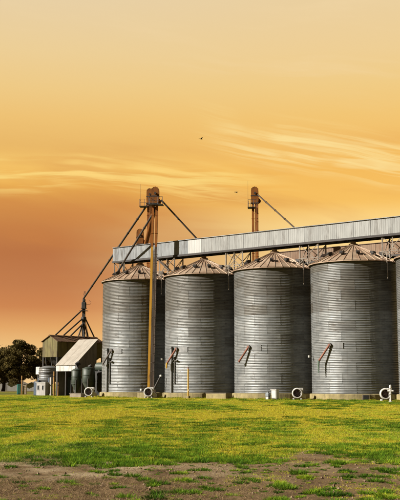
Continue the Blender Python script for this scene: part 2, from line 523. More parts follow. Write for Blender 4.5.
# ------------------------------------------------------------------ ground
def build_ground():
    xa = np.concatenate([-np.geomspace(3500, 21, 26), np.arange(-20, 20.001, 0.17), np.geomspace(21, 3500, 26)])
    ya = np.concatenate([-np.geomspace(3500, 8, 18), np.arange(-4, 10, 2.0), np.arange(10, 30, 0.11), np.arange(30, 60, 0.4),
                         np.arange(60, 150, 1.5), np.geomspace(150, 3500, 26)])
    X, Y = np.meshgrid(xa, ya)
    Z = ground_z(X, Y)
    nx, ny = len(xa), len(ya)
    co = np.stack([X, Y, Z], -1).reshape(-1, 3)
    idx = np.arange(nx * ny).reshape(ny, nx)
    q = np.stack([idx[:-1, :-1], idx[:-1, 1:], idx[1:, 1:], idx[1:, :-1]], -1).reshape(-1, 4)
    me = bpy.data.meshes.new('field')
    me.vertices.add(len(co)); me.vertices.foreach_set('co', co.ravel().astype(np.float32))
    me.loops.add(q.size); me.loops.foreach_set('vertex_index', q.ravel().astype(np.int32))
    me.polygons.add(len(q))
    me.polygons.foreach_set('loop_start', np.arange(0, q.size, 4, dtype=np.int32))
    me.polygons.foreach_set('use_smooth', np.ones(len(q), dtype=bool))
    me.update(calc_edges=True)
    at = me.attributes.new('field', 'FLOAT_COLOR', 'POINT')
    d = np.stack([cover(X, Y), greenness(X, Y), pale_soil(X, Y), X * 0 + 1], -1).reshape(-1)
    at.data.foreach_set('color', d.astype(np.float32))
    m = bpy.data.materials.new('field_soil')
    m.use_nodes = True
    N = NT(m.node_tree)
    geo = N.n('ShaderNodeNewGeometry')
    a = N.n('ShaderNodeAttribute', attribute_name='field')
    sp = N.n('ShaderNodeSeparateColor')
    N.link(a.outputs['Color'], sp.inputs[0])
    n1 = N.noise(geo.outputs['Position'], 0.9, 6, 0.6)
    n2 = N.noise(geo.outputs['Position'], 9.0, 6, 0.7)
    n3 = N.noise(geo.outputs['Position'], 40.0, 3, 0.7)
    sm = N.math('ADD', N.math('MULTIPLY', n1, 0.5), N.math('MULTIPLY', n2, 0.5))
    soil = N.ramp(sm, [(0.34, (0.032, 0.019, 0.009)), (0.45, (0.082, 0.051, 0.024)), (0.56, (0.135, 0.088, 0.043)), (0.68, (0.205, 0.145, 0.078))])
    crust = N.ramp(sm, [(0.34, (0.08, 0.053, 0.028)), (0.45, (0.175, 0.125, 0.072)), (0.58, (0.26, 0.20, 0.125))])
    soil = N.mix(sp.outputs[2], soil, crust)
    soil = N.mix(N.math('MULTIPLY', N.maprange(n3, 0.56, 0.70), 0.75), soil, (0.030, 0.018, 0.011, 1))
    under = N.ramp(N.math('ADD', sp.outputs[1], N.math('MULTIPLY', N.math('SUBTRACT', n2, 0.5), 0.7)),
                   [(0.1, (0.17, 0.135, 0.02)), (0.45, (0.105, 0.10, 0.014)), (0.8, (0.028, 0.044, 0.007))])
    col = N.mix(sp.outputs[0], soil, under)
    b = N.n('ShaderNodeBsdfPrincipled')
    N.link(col, b.inputs['Base Color'])
    b.inputs['Roughness'].default_value = 0.95
    b.inputs['Specular IOR Level'].default_value = 0.1
    bn = N.n('ShaderNodeBump')
    bn.inputs['Strength'].default_value = 0.9
    bn.inputs['Distance'].default_value = 0.05
    N.link(N.noise(geo.outputs['Position'], 14.0, 6, 0.7), bn.inputs['Height'])
    N.link(bn.outputs[0], b.inputs['Normal'])
    o = N.n('ShaderNodeOutputMaterial')
    N.link(b.outputs[0], o.inputs[0])
    tag(obj('ground', me, m), 'grassy field with a bare earth strip in front', 'ground', kind='structure')
    # pale farm track at the far left
    mb = MB()
    pts = [(-75, 204), (-40, 200), (-24, 196), (-12, 194), (10, 200)]
    for (x0, y0), (x1, y1) in zip(pts[:-1], pts[1:]):
        mb.add([(x0, y0 - 4.0, 0.012), (x1, y1 - 4.0, 0.012), (x1, y1 + 4.0, 0.012), (x0, y0 + 4.0, 0.012)], [(0, 1, 2, 3)])
    tag(obj('farm_track', mb.mesh('farm_track'), 'track'), 'pale dirt farm track passing the trees', 'track', kind='structure')


build_ground()


def blade_material(name, translucent=0.35):
    m = bpy.data.materials.new(name)
    m.use_nodes = True
    N = NT(m.node_tree)
    a = N.n('ShaderNodeAttribute', attribute_name='tint')
    d = N.n('ShaderNodeBsdfDiffuse')
    t = N.n('ShaderNodeBsdfTranslucent')
    mx = N.n('ShaderNodeMixShader')
    mx.inputs[0].default_value = translucent
    N.link(a.outputs['Color'], d.inputs[0]); N.link(a.outputs['Color'], t.inputs[0])
    N.link(d.outputs[0], mx.inputs[1]); N.link(t.outputs[0], mx.inputs[2])
    o = N.n('ShaderNodeOutputMaterial')
    N.link(mx.outputs[0], o.inputs[0])
    return m


def blades(name, x, y, h, w, lean, tint, mat, label, cat, ld=None, yaw=None):
    """one triangle per blade, all in one mesh"""
    n = len(x)
    z = ground_z(x, y) - 0.006
    yaw = rng.uniform(0, 2 * PI, n) if yaw is None else yaw
    ld = rng.uniform(0, 2 * PI, n) if ld is None else ld
    cx, cy = np.cos(yaw) * w / 2, np.sin(yaw) * w / 2
    co = np.empty((n, 3, 3), np.float32)
    co[:, 0] = np.stack([x - cx, y - cy, z], -1)
    co[:, 1] = np.stack([x + cx, y + cy, z], -1)
    co[:, 2] = np.stack([x + np.cos(ld) * lean, y + np.sin(ld) * lean, z + h], -1)
    me = bpy.data.meshes.new(name)
    me.vertices.add(n * 3); me.vertices.foreach_set('co', co.ravel())
    me.loops.add(n * 3); me.loops.foreach_set('vertex_index', np.arange(n * 3, dtype=np.int32))
    me.polygons.add(n); me.polygons.foreach_set('loop_start', np.arange(0, n * 3, 3, dtype=np.int32))
    me.update(calc_edges=True)
    at = me.attributes.new('tint', 'FLOAT_COLOR', 'FACE')
    at.data.foreach_set('color', np.concatenate([tint, np.ones((n, 1))], 1).ravel().astype(np.float32))
    o = obj(name, me, mat)
    return tag(o, label, cat, kind='stuff')


def build_grass():
    mat = blade_material('grass_blade', 0.3)
    def palette(g, n, lo=0.72, hi=1.25):
        stops = np.array([0, .25, .5, .75, 1.0])
        cols = np.array([(.37, .315, .026), (.335, .315, .024), (.205, .275, .018), (.075, .148, .012), (.017, .046, .006)])
        t = np.stack([np.interp(g, stops, cols[:, i]) for i in range(3)], -1)
        return t * rng.uniform(lo, hi, (n, 1))
    def clear(x, y):
        """not inside the plinths nor behind them"""
        p = np.stack([x, y], -1) - np.array(O2)[None]
        uu, vv = p @ np.array(UX), p @ np.array(VX)
        k = np.ones(len(x), bool)
        for i in range(5):
            k &= (uu - i * SP) ** 2 + vv ** 2 > 4.8 ** 2
        return k & ~((vv > -3.2) & (uu > -6))
    # short sward
    ys = np.linspace(15, 140, 340)
    dens = 1750 * (22 / ys) ** 1.55
    cum = np.cumsum(dens * (0.46 * ys + 2) * (ys[1] - ys[0]))
    n = int(cum[-1])
    y = np.interp(rng.uniform(0, cum[-1], n), cum, ys)
    x = rng.uniform(-0.5, 0.5, n) * (0.46 * y + 2)
    cum = np.cumsum(dens * 0.4 * 22 * (ys[1] - ys[0]))          # thinner on both flanks
    m = int(cum[-1])
    y2 = np.interp(rng.uniform(0, cum[-1], m), cum, ys)
    x2 = (0.23 * y2 + 1 + rng.uniform(0, 11, m)) * np.where(rng.uniform(0, 1, m) < 0.5, -1, 1)
    x, y = np.concatenate([x, x2]), np.concatenate([y, y2])
    n += m
    c = cover(x, y)
    sparse = 0.04 + (0.25 + 0.4 * sstep(-1.5, 1.5, x)) * sstep(0.48, 0.74, fbm(x * 0.9, y * 0.6, 77))
    keep = (rng.uniform(0, 1, n) < np.maximum(c, sparse * (y < 30))) & clear(x, y)
    x, y, c = x[keep], y[keep], c[keep]
    n = len(x)
    clump = fbm(x * 2.6, y * 1.3, 91)
    g = np.clip(greenness(x, y) + (clump - 0.5) * 0.7 + rng.normal(0, 0.13, n), 0, 1)
    h = (0.018 + 0.045 * clump) * rng.uniform(0.5, 1.3, n) * (0.6 + 0.4 * c)
    w = 0.012 * (y / 22) ** 0.85 * rng.uniform(0.6, 1.3, n)
    lean = h * rng.uniform(0.4, 1.6, n)
    ld = rng.uniform(0, 2 * PI, n)
    tint = palette(g, n)
    straw = rng.uniform(0, 1, n) < 0.06
    tint[straw] = np.array((.30, .24, .095)) * rng.uniform(.7, 1.2, (straw.sum(), 1))
    A = [(x, y, h, w, lean, ld, tint)]
    # broad-leaved weed clumps: in the sward, thick along its ragged edge, lone tufts on the bare strip
    C = []
    def clumps(num, y0, y1, rule):
        yy = y0 * (y1 / y0) ** rng.uniform(0, 1, num)
        xx = rng.uniform(-0.5, 0.5, num) * (0.46 * yy + 12)
        ok, r, hh, gg, m = rule(xx, yy, num)
        C.append([v[ok] for v in (xx, yy, r, hh, gg, m)])
    U = lambda num: rng.uniform(0, 1, num)
    def in_sward(xx, yy, num):
        p = fbm(xx * 0.22, yy * 0.07, 121)
        ok = (cover(xx, yy) > 0.6) & (U(num) < 0.8 * sstep(0.44, 0.62, p) + 0.05)
        b = U(num) ** 2
        s = (yy / 24) ** 0.45
        return ok, (0.07 + 0.24 * b) * s, (0.035 + 0.065 * b) * s ** 0.6, rng.normal(0.93, 0.09, num), (60 + 130 * b).astype(int)
    clumps(13000, 21, 104, in_sward)
    def at_edge(xx, yy, num):
        d = yy - (23.3 + 0.20 * xx + (fbm(xx * 0.35, yy * 0.12, 5) - 0.5) * 8.0)
        ok = (d > -1.8) & (d < 4.0) & (U(num) < sstep(0.36, 0.6, fbm(xx * 0.8, yy * 0.4, 141)))
        b = U(num)
        return ok, 0.06 + 0.13 * b, 0.04 + 0.09 * b, rng.normal(0.88, 0.10, num), (60 + 130 * b).astype(int)
    clumps(4200, 18, 31, at_edge)
    def on_bare(xx, yy, num):
        ok = (cover(xx, yy) < 0.5) & (U(num) < np.where(xx < -0.9 - 0.05 * (yy - 15), 0.30, 0.75))
        b = U(num) ** 3.0
        return ok, 0.03 + 0.11 * b, 0.025 + 0.085 * b, rng.normal(0, 0.08, num) + np.where(U(num) < 0.8, 0.93, 0.76), (60 + 280 * b).astype(int)
    clumps(2700, 13.4, 27, on_bare)
    def at_plinth(xx, yy, num):
        a = rng.uniform(math.radians(-150), math.radians(-10), num)
        k = rng.integers(0, 5, num)
        r = 4.82 + rng.uniform(0, 0.30, num) ** 1.5
        uu, vv = k * SP + r * np.cos(a), r * np.sin(a)
        xx[:] = O2.x + UX.x * uu + VX.x * vv
        yy[:] = O2.y + UX.y * uu + VX.y * vv
        b = U(num) ** 3
        return U(num) < 0.8, 0.12 + 0.15 * b, 0.07 + 0.22 * b, rng.normal(0.5, 0.25, num), (25 + 40 * b).astype(int)
    clumps(900, 90, 120, at_plinth)
    cx, cy, cr, chh, cg, cm = (np.concatenate([c[j] for c in C]) for j in range(6))
    i = np.repeat(np.arange(len(cx)), cm)
    n = len(i)
    ang, rad = rng.uniform(0, 2 * PI, n), np.sqrt(rng.uniform(0, 1, n))
    x = cx[i] + np.cos(ang) * rad * cr[i] * 1.25
    y = cy[i] + np.sin(ang) * rad * cr[i]
    h = chh[i] * rng.uniform(0.45, 1.1, n) * (1.05 - 0.6 * rad ** 2)
    w = rng.uniform(.008, .018, n) * np.maximum(1, (cy[i] / 24) ** 0.75)
    lean = h * (0.3 + 1.1 * rad) * rng.uniform(0.6, 1.3, n)
    k = clear(x, y)
    g = np.clip(cg[i] + rng.normal(0, 0.10, n) - 0.12 * (h / np.maximum(chh[i], 1e-3)), 0, 1)
    A.append(tuple(v[k] for v in (x, y, h, w, lean, ang + rng.normal(0, 0.5, n), palette(g, n, 0.75, 1.35))))
    x, y, h, w, lean, ld, tint = (np.concatenate([a[j] for a in A]) for j in range(7))
    blades('grass', x, y, h, w, lean, tint, mat, 'yellow green grass covering the field before the silos', 'grass', ld=ld)
    # dead straw lying on the bare strip, matted at the lower left
    n = 420000
    y = rng.uniform(13, 26, n); x = rng.uniform(-0.5, 0.5, n) * (0.46 * y + 8)
    mat_zone = sstep(1.6, -1.2, x + (fbm(x * 0.8, y * 0.8, 83) - 0.5) * 3) * sstep(18.9, 17.2, y + (fbm(x * 1.1, y * 0.9, 85) - 0.5) * 2.4)
    d = 0.10 * sstep(0.40, 0.68, fbm(x * 0.9, y * 0.7, 88)) + 0.85 * mat_zone * sstep(0.25, 0.55, fbm(x * 1.7, y * 1.5, 89)) + 0.02 + 0.30 * sstep(20.5, 22.5, y - 0.2 * x) * sstep(0.42, 0.6, fbm(x * 1.2, y * 0.9, 95))
    k = rng.uniform(0, 1, n) < d * (1 - 0.6 * cover(x, y))
    x, y = x[k], y[k]
    n = len(x)
    far = sstep(19.5, 22.5, y - 0.2 * x)[:, None]
    tint = (np.array((.20, .135, .072)) * (1 - far) + np.array((.27, .20, .06)) * far) * rng.uniform(.30, 1.45, (n, 1))
    blades('dry_straw', x, y, rng.uniform(.004, .055, n), rng.uniform(.006, .013, n), rng.uniform(.04, .14, n), tint,
           mat, 'dead brown straw strewn over the bare earth strip', 'straw')


build_grass()


def build_clods():
    """loose crumbs of earth and small stones on the bare strip, too many to count"""
    n = 9000
    y = rng.uniform(13.2, 26, n); x = rng.uniform(-0.5, 0.5, n) * (0.46 * y + 9)
    k = (rng.uniform(0, 1, n) < (1 - cover(x, y)) * (0.15 + 0.85 * sstep(0.4, 0.65, fbm(x * 1.4, y * 1.2, 201))))
    x, y = x[k], y[k]
    n = len(x)
    s = 0.006 + 0.028 * rng.uniform(0, 1, n) ** 4
    o = np.array([(1, 0, 0), (0, 1, 0), (-1, 0, 0), (0, -1, 0), (0, 0, 0.8), (0, 0, -0.5)])
    v = o[None] * s[:, None, None] * rng.uniform(0.6, 1.4, (n, 6, 1)) + rng.normal(0, 0.15, (n, 6, 3)) * s[:, None, None]
    v = v + np.stack([x, y, ground_z(x, y) + s * 0.2], -1)[:, None]
    t = np.array([(0, 1, 4), (1, 2, 4), (2, 3, 4), (3, 0, 4), (1, 0, 5), (2, 1, 5), (3, 2, 5), (0, 3, 5)])
    f = (t[None] + (np.arange(n) * 6)[:, None, None]).reshape(-1, 3)
    me = bpy.data.meshes.new('clods')
    me.from_pydata(v.reshape(-1, 3).tolist(), [], f.tolist())
    m = pmat('clod_earth', (0.13, 0.08, 0.045), (0.40, 0.29, 0.19), 0.95, 0, 6.0, spec=0.1)
    tag(obj('clods', me, m), 'crumbs of earth and small stones on the bare strip', 'stones', kind='stuff')


build_clods()


# ------------------------------------------------------------------ grain silos
R_WALL, Z0, H_EAVE, Z_APEX = 4.5, 0.60, 14.02, 16.18
N_RING, N_SEG = 13, 10
RING_H = (H_EAVE - Z0) / N_RING
ROOF_SEG = 36


def sheet_mesh():
    """one corrugated wall sheet, lapped over its neighbours on one side and at the foot"""
    rows, cols, waves = 43, 7, 6
    half = PI / N_SEG
    vs, fs = [], []
    for i in range(rows):
        t = i / (rows - 1)
        for k in range(cols):
            s = k / (cols - 1)
            w = -half * 1.004 + 2 * half * 1.004 * s
            r = R_WALL - 0.02 + 0.042 * abs(math.sin(PI * waves * t)) ** 0.8 + 0.005 * s + 0.010 * (1 - t) ** 4
            vs.append((r * math.cos(w), r * math.sin(w), t * (RING_H + 0.004)))
    for i in range(rows - 1):
        for k in range(cols - 1):
            a = i * cols + k
            fs.append((a, a + 1, a + cols + 1, a + cols))
    m = MB().add(vs, fs, True)
    # lap strip with its bolt line on the proud edge
    r = R_WALL + 0.042
    for z in np.linspace(0.06, RING_H - 0.06, 7):
        c = Vector((r * math.cos(half * 0.97), r * math.sin(half * 0.97), z))
        m.box((-0.012, -0.014, -0.014), (0.012, 0.014, 0.014), Matrix.Translation(c) @ Matrix.Rotation(half, 4, 'Z'))
    return m.mesh('wall_sheet')


def roof_mesh():
    half = PI / ROOF_SEG
    r0, r1 = 0.30, 4.74
    sl = (Z_APEX - H_EAVE) / R_WALL
    def P(r, a, dz):
        return (r * math.cos(a), r * math.sin(a), H_EAVE + (R_WALL - r) * sl + dz)
    m = MB()
    rr = [r0, 1.8, 3.3, r1]
    vs = [P(r, a, 0.01) for r in rr for a in (-half, half)]
    m.add(vs, [(2 * i, 2 * i + 1, 2 * i + 3, 2 * i + 2) for i in range(3)])
    # turned-down eave lip
    m.add([P(r1, -half, 0.01), P(r1, half, 0.01), P(r1, half, -0.07), P(r1, -half, -0.07)], [(0, 1, 2, 3)])
    # standing rib along one edge
    def rib(a, wd, hh):
        q = []
        for r in (r0, r1 + 0.01):
            da = wd / r if r > 0.5 else wd / 0.5
            q += [P(r, a - da, 0.0), P(r, a - da * 0.6, hh), P(r, a + da * 0.6, hh), P(r, a + da, 0.0)]
        m.add(q, [(0, 1, 5, 4), (1, 2, 6, 5), (2, 3, 7, 6), (4, 5, 6, 7), (3, 2, 1, 0)])
    rib(half, 0.04, 0.075)
    return m.mesh('roof_sheet')


def vent_mesh():
    """small gooseneck roof vent, x is downhill"""
    m = MB()
    m.cbox((0, 0, 0.12), (0.28, 0.28, 0.34))
    m.prism([(-0.22, 0.26), (0.42, 0.06), (0.50, 0.24), (0.26, 0.44), (-0.18, 0.50)], 'v', -0.22, 0.22)
    return m.mesh('roof_vent')


SHEET, ROOFS, VENT = sheet_mesh(), roof_mesh(), vent_mesh()
SHEET.materials.append(M['sheet_low'])


def make_silo(u, v, label, seed, chute=None, duct=False, hatch=None, lamp=None, tone=0, front=True):
    rs = random.Random(seed)
    t = thing('grain_silo', label, 'silo', (u, v, 0), 'round corrugated grain silos standing in rows')
    m = MB().lathe([(0.05, 0.0), (4.78, -0.1), (4.78, Z0 - 0.06), (4.70, Z0), (4.40, Z0 + 0.001)], 56)
    obj('plinth', m.mesh('plinth'), 'concrete', t)
    for r in range(N_RING):
        for k in range(N_SEG):
            q = rs.random()
            if r < 8: mt = 'sheet_low' if q > (0.05 if r < 6 else 0.22) - 0.02 * tone else 'sheet_mid'
            elif r < 9 + tone: mt = 'sheet_mid' if q > 0.2 else 'sheet_high'
            else: mt = 'sheet_high' if q > 0.12 + 0.2 * tone else 'sheet_mid'
            o = obj('wall_sheet', SHEET, M[mt], t, (0, 0, Z0 + r * RING_H), (0, 0, 2 * PI * (k + 0.5 * (r % 2)) / N_SEG + 0.13 * seed))
            s = 1 + rs.uniform(-0.0012, 0.0012)
            o.scale = (s, s, 1)
    m = MB().lathe([(4.46, H_EAVE - 0.14), (4.60, H_EAVE - 0.14), (4.62, H_EAVE - 0.03), (4.46, H_EAVE - 0.03)], 56)
    obj('eave_ring', m.mesh('eave_ring'), 'sheet_high', t)
    for k in range(ROOF_SEG):
        obj('roof_sheet', ROOFS, 'roof_sheet', t, (0, 0, 0), (0, 0, 2 * PI * k / ROOF_SEG + 0.05 * seed))
    m = MB().lathe([(0.46, Z_APEX - 0.20), (0.48, Z_APEX - 0.02), (0.30, Z_APEX + 0.02), (0.28, Z_APEX + 0.22), (0.0, Z_APEX + 0.24)], 20)
    obj('roof_cap', m.mesh('roof_cap'), 'roof_sheet', t)
    sl = (Z_APEX - H_EAVE) / R_WALL
    for k in range(12):
        a = 2 * PI * (k + 0.31 * seed) / 12
        r = 3.05 + rs.uniform(-0.05, 0.05)
        obj('roof_vent', VENT, 'dark_steel', t, (r * math.cos(a), r * math.sin(a), H_EAVE + (R_WALL - r) * sl), (0, 0, a)).scale = (0.82, 0.82, 0.82)
    # grey downpipe dropping from the eave on the right-hand side
    a = math.radians(-17)
    m = MB().tube([(4.25 * math.cos(a), 4.25 * math.sin(a), H_EAVE + 0.20), (4.25 * math.cos(a), 4.25 * math.sin(a), H_EAVE + 0.75),
                   (4.80 * math.cos(a), 4.80 * math.sin(a), H_EAVE + 0.75), (4.82 * math.cos(a), 4.82 * math.sin(a), H_EAVE - 1.9)], 0.055, 8)
    obj('downpipe', m.mesh('downpipe'), 'lattice', t)
    if chute:
        mt, sleeve = chute
        a = math.radians(-94)
        p = Vector((4.5 * math.cos(a), 4.5 * math.sin(a), 5.45))
        # frame plate round the outlet
        m = MB()
        for i in range(4):
            w0, w1 = a - 0.05 + 0.09 * i, a - 0.05 + 0.09 * (i + 1)
            q = [(4.57 * math.cos(w), 4.57 * math.sin(w), z) for z in (5.10, 5.72) for w in (w0, w1)]
            m.add(q, [(0, 1, 3, 2)])
        pp = obj('outlet_plate', m.mesh('outlet_plate'), 'tank', t)
        m = MB().tube([p + Vector((0, 0.2, 0.05)), p + Vector((0, -0.30, 0.05))], 0.19, 12)
        obj('outlet_box', m.mesh('outlet_box'), 'chute_grey', t)
        e = p + Vector((-1.08, -0.50, -1.55))
        m = MB().tube([p + Vector((0.05, -0.22, 0.10)), e], [0.115, 0.095], 12)
        m.tube([e + Vector((0.06, 0.06, 0.1)), e], 0.125, 12)
        c = obj('unloading_chute', m.mesh('unloading_chute'), mt, t)
        if sleeve:
            m = MB().tube([e + Vector((-0.02, -0.02, 0.02)), e + Vector((-0.04, -0.05, -0.45)), e + Vector((-0.02, -0.05, -sleeve[1]))], [0.11, 0.10, 0.05], 10)
            obj('sleeve', m.mesh('sleeve'), sleeve[0], c)
    if duct:
        a = math.radians(-105)
        q = Matrix.Rotation(a, 4, 'Z')
        m = MB().box((4.50, -0.16, Z0), (4.74, 0.16, 5.6), q)
        m.box((4.50, -0.20, 5.55), (4.80, 0.20, 5.75), q)
        obj('wall_duct', m.mesh('wall_duct'), 'tank', t)
        m = MB().box((4.50, 0.45, 1.6), (4.60, 0.60, 4.6), q)
        m.box((4.50, 0.22, 4.1), (4.62, 1.1, 4.25), q)
        obj('bracket', m.mesh('bracket'), 'sheet_high', t)
    if hatch is not None:
        a = math.radians(hatch)
        q = Matrix.Rotation(a, 4, 'Z')
        m = MB().box((4.60, -0.36, 0.05), (4.84, 0.36, 0.56), q)
        h = obj('hatch_frame', m.mesh('hatch_frame'), 'old_concrete', t)
        m = MB().box((4.70, -0.26, 0.09), (4.855, 0.26, 0.50), q)
        obj('hatch_opening', m.mesh('hatch_opening'), 'dark_panel', h)
    if lamp is not None:
        a = math.radians(lamp[0])
        q = Matrix.Rotation(a, 4, 'Z')
        m = MB().box((4.45, -0.03, lamp[1]), (4.95, 0.03, lamp[1] + 0.05), q)
        l = obj('lamp_arm', m.mesh('lamp_arm'), 'dark_steel', t)
        m = MB().box((4.90, -0.11, lamp[1] - 0.12), (5.06, 0.11, lamp[1] + 0.10), q)
        obj('lamp_housing', m.mesh('lamp_housing'), 'white', l)
    return t


make_silo(0 * SP, 0, 'grey corrugated silo behind the tall yellow elevator leg, first from the left', 1, ('chute_grey', None), True, -40, None, 0)
make_silo(1 * SP, 0, 'grey corrugated silo behind the thin yellow pole, second from the left', 2, ('chute', ('pole_yellow', 0.6)), True, None, (-128, 4.4), 0)
make_silo(2 * SP, 0, 'grey corrugated silo with white cabinet at its foot, third from the left', 3, ('chute', None), False, None, None, 1)
make_silo(3 * SP, 0, 'grey corrugated silo with dark plinth hatch, widest in view, fourth from the left', 4, ('chute', ('green_sleeve', 1.2)), False, -50, (-132, 4.4), 1)
make_silo(4 * SP, 0, 'grey corrugated silo cut by the right edge of the picture', 5, ('chute', None), False, None, None, 1)
make_silo(14.9, 15.5, 'brownish silo of the back row hidden behind the third front silo', 6)
make_silo(24.8, 15.5, 'brownish silo of the back row glimpsed in the gap beside the fourth front silo', 7)


# ------------------------------------------------------------------ conveyor galleries
def ribbed(w, h, pitch=0.25, depth=0.010):
    """vertical trapezoid-ribbed panel in the u-z plane, front towards -v"""
    prof, x = [], 0.0
    while x < w - 1e-6:
        for fx, d in ((0.0, 0), (0.35, 0), (0.5, -depth), (0.85, -depth)):
            if x + fx * pitch < w: prof.append((x + fx * pitch, d))
        x += pitch
    prof.append((w, 0))
    vs = [(a, d, z) for z in (0, h) for a, d in prof] + [(a, 0.03, z) for z in (0, h) for a, d in (prof[0], prof[-1])]
    n = len(prof)
    fs = [(i, i + 1, n + i + 1, n + i) for i in range(n - 1)]
    return MB().add(vs, fs)


def make_gallery(u0, n, v, z0, z1, label, mats, special=None):
    PW, D = 2.0, 0.9
    t = thing('conveyor_gallery', label, 'conveyor gallery', (u0, v, z0), 'covered conveyor galleries above the silos')
    me = ribbed(PW - 0.02, z1 - z0).mesh('wall_panel')
    me.materials.append(M[mats[0]])
    mer = MB().add([(0, -D - 0.12, 0.0), (PW - 0.015, -D - 0.12, 0.0), (PW - 0.015, 0, 0.16), (0, 0, 0.16), (0, D + 0.12, 0), (PW - 0.015, D + 0.12, 0),
                    (0, -D - 0.12, -0.06), (PW - 0.015, -D - 0.12, -0.06), (0, D + 0.12, -0.06), (PW - 0.015, D + 0.12, -0.06)],
                   [(0, 1, 2, 3), (3, 2, 5, 4), (6, 7, 1, 0), (4, 5, 9, 8), (7, 2, 1), (7, 9, 5, 2), (6, 0, 3), (6, 3, 4, 8)]).mesh('roof_panel')
    mer.materials.append(M[mats[0]])
    rs = random.Random(n)
    for k in range(n):
        x = k * PW
        mt = mats[0] if rs.random() > (0.75 if k < 6 else 0.15) else mats[1]
        if special is not None and k == special: mt = 'panel_white'
        dz = rs.uniform(-0.015, 0.015)
        obj('wall_panel', me, M[mt], t, (x, -D + rs.uniform(-0.008, 0.008), dz))
        obj('wall_panel', me, M[mats[0]], t, (x + PW, D, 0), (0, 0, PI))
        obj('roof_panel', mer, M[mats[1] if rs.random() < 0.4 else mats[0]], t, (x, 0, z1 - z0 + 0.03))
    L = n * PW
    for s in (-1, 1):
        m = MB().box((0, s * D - 0.10 - 0.02 * (s < 0), -0.24), (L, s * D + 0.10, -0.02))
        obj('girder', m.mesh('girder'), 'girder', t)
    m = MB()
    for k in range(n * 2 + 1):
        m.box((k * PW / 2 * 0.998, -D + 0.1, -0.20), (k * PW / 2 * 0.998 + 0.08, D - 0.1, -0.06))
    obj('floor_joists', m.mesh('floor_joists'), 'girder', t)
    m = MB().box((0.02, -D + 0.04, -0.055), (L - 0.02, D - 0.04, -0.015))
    obj('floor', m.mesh('floor'), 'girder', t)
    for x in (0.0, L - 0.03):
        m = MB().prism([(-D + 0.04, 0), (D - 0.04, 0), (D - 0.04, z1 - z0), (0, z1 - z0 + 0.15), (-D + 0.04, z1 - z0)], 'u', x, x + 0.03)
        obj('end_panel', m.mesh('end_panel'), mats[1], t)
    return t


GZ0, GZ1 = 16.74, 18.42
make_gallery(-3.75, 28, 0, GZ0, GZ1, 'long pale grey ribbed steel gallery crossing above the front silos', ('panel', 'panel_dark'), 6)
make_gallery(10.6, 16, 15.5, GZ0 + 0.05, GZ1 - 0.1, 'rusty brown gallery of the back row, behind the pale one', ('panel_rust', 'panel_rust'))


def roof_z(du):
    return H_EAVE + (R_WALL - abs(du)) * (Z_APEX - H_EAVE) / R_WALL


def make_trestle(us, label, feet):
    """lattice frame of four posts standing on the silo roofs under the gallery"""
    c = sum(us) / 2
    t = thing('support_trestle', label, 'trestle', (c, 0, 14.0), 'lattice trestles carrying the gallery')
    zt = GZ0 - 0.24
    for uu, ft in zip(us, feet):
        for vv in (-0.8, 0.8):
            r = math.hypot(uu - ft, vv)
            part('post', MB().bar((uu, vv, roof_z(r) - 0.05), (uu, vv, zt), 0.11), 'lattice', t)
    zb = roof_z(math.hypot(us[0] - feet[0], 0.8)) + 0.15
    for vv in (-0.8, 0.8):
        m = MB()
        m.bar((us[0], vv, zb), (us[1], vv, zt - 0.05), 0.06)
        part('brace', m, 'lattice', t)
        m = MB().bar((us[1], vv + 0.062, zb), (us[0], vv + 0.062, zt - 0.05), 0.06)
        part('brace', m, 'lattice', t)
        part('crossbar', MB().bar((us[0] - 0.25, vv - 0.07, zb + 0.5), (us[1] + 0.25, vv - 0.07, zb + 0.5), 0.07), 'lattice', t)
    for uu in us:
        part('brace', MB().bar((uu, -0.8, zb), (uu, 0.8, zt - 0.05), 0.06), 'lattice', t)
    m = MB().bar((c, -0.8, zb + 0.5), (c, -0.8, zt), 0.07)
    part('post', m, 'lattice', t)
    return t


make_trestle((-3.55, -1.9), 'lattice trestle under the left end of the pale gallery', (0, 0))
nm = ('first and second', 'second and third', 'third and fourth', 'fourth and rightmost')
for k in range(4):
    mid = SP * (k + 0.5)
    make_trestle((mid - 1.15, mid + 1.15), 'lattice trestle between the roofs of the %s front silos' % nm[k], (SP * k, SP * (k + 1)))
for k, w in enumerate(('first', 'second', 'third', 'fourth', 'rightmost')):
    t = thing('feed_spout', 'short bent dark pipe from the gallery down to the %s front silo roof' % w, 'spout', (SP * k, 0, Z_APEX + 0.2), 'feed pipes under the gallery')
    m = MB().tube([(SP * k - 0.42, 0, GZ0 - 0.05), (SP * k - 0.36, 0, GZ0 - 0.25), (SP * k - 0.05, 0, Z_APEX + 0.35), (SP * k, 0, Z_APEX + 0.18)], 0.15, 12)
    part('pipe', m, 'dark_steel', t)
    part('collar', MB().lathe([(0.16, 0), (0.24, 0.0), (0.24, 0.08), (0.16, 0.08)], 16, (SP * k, 0, Z_APEX + 0.225)), 'dark_steel', t)


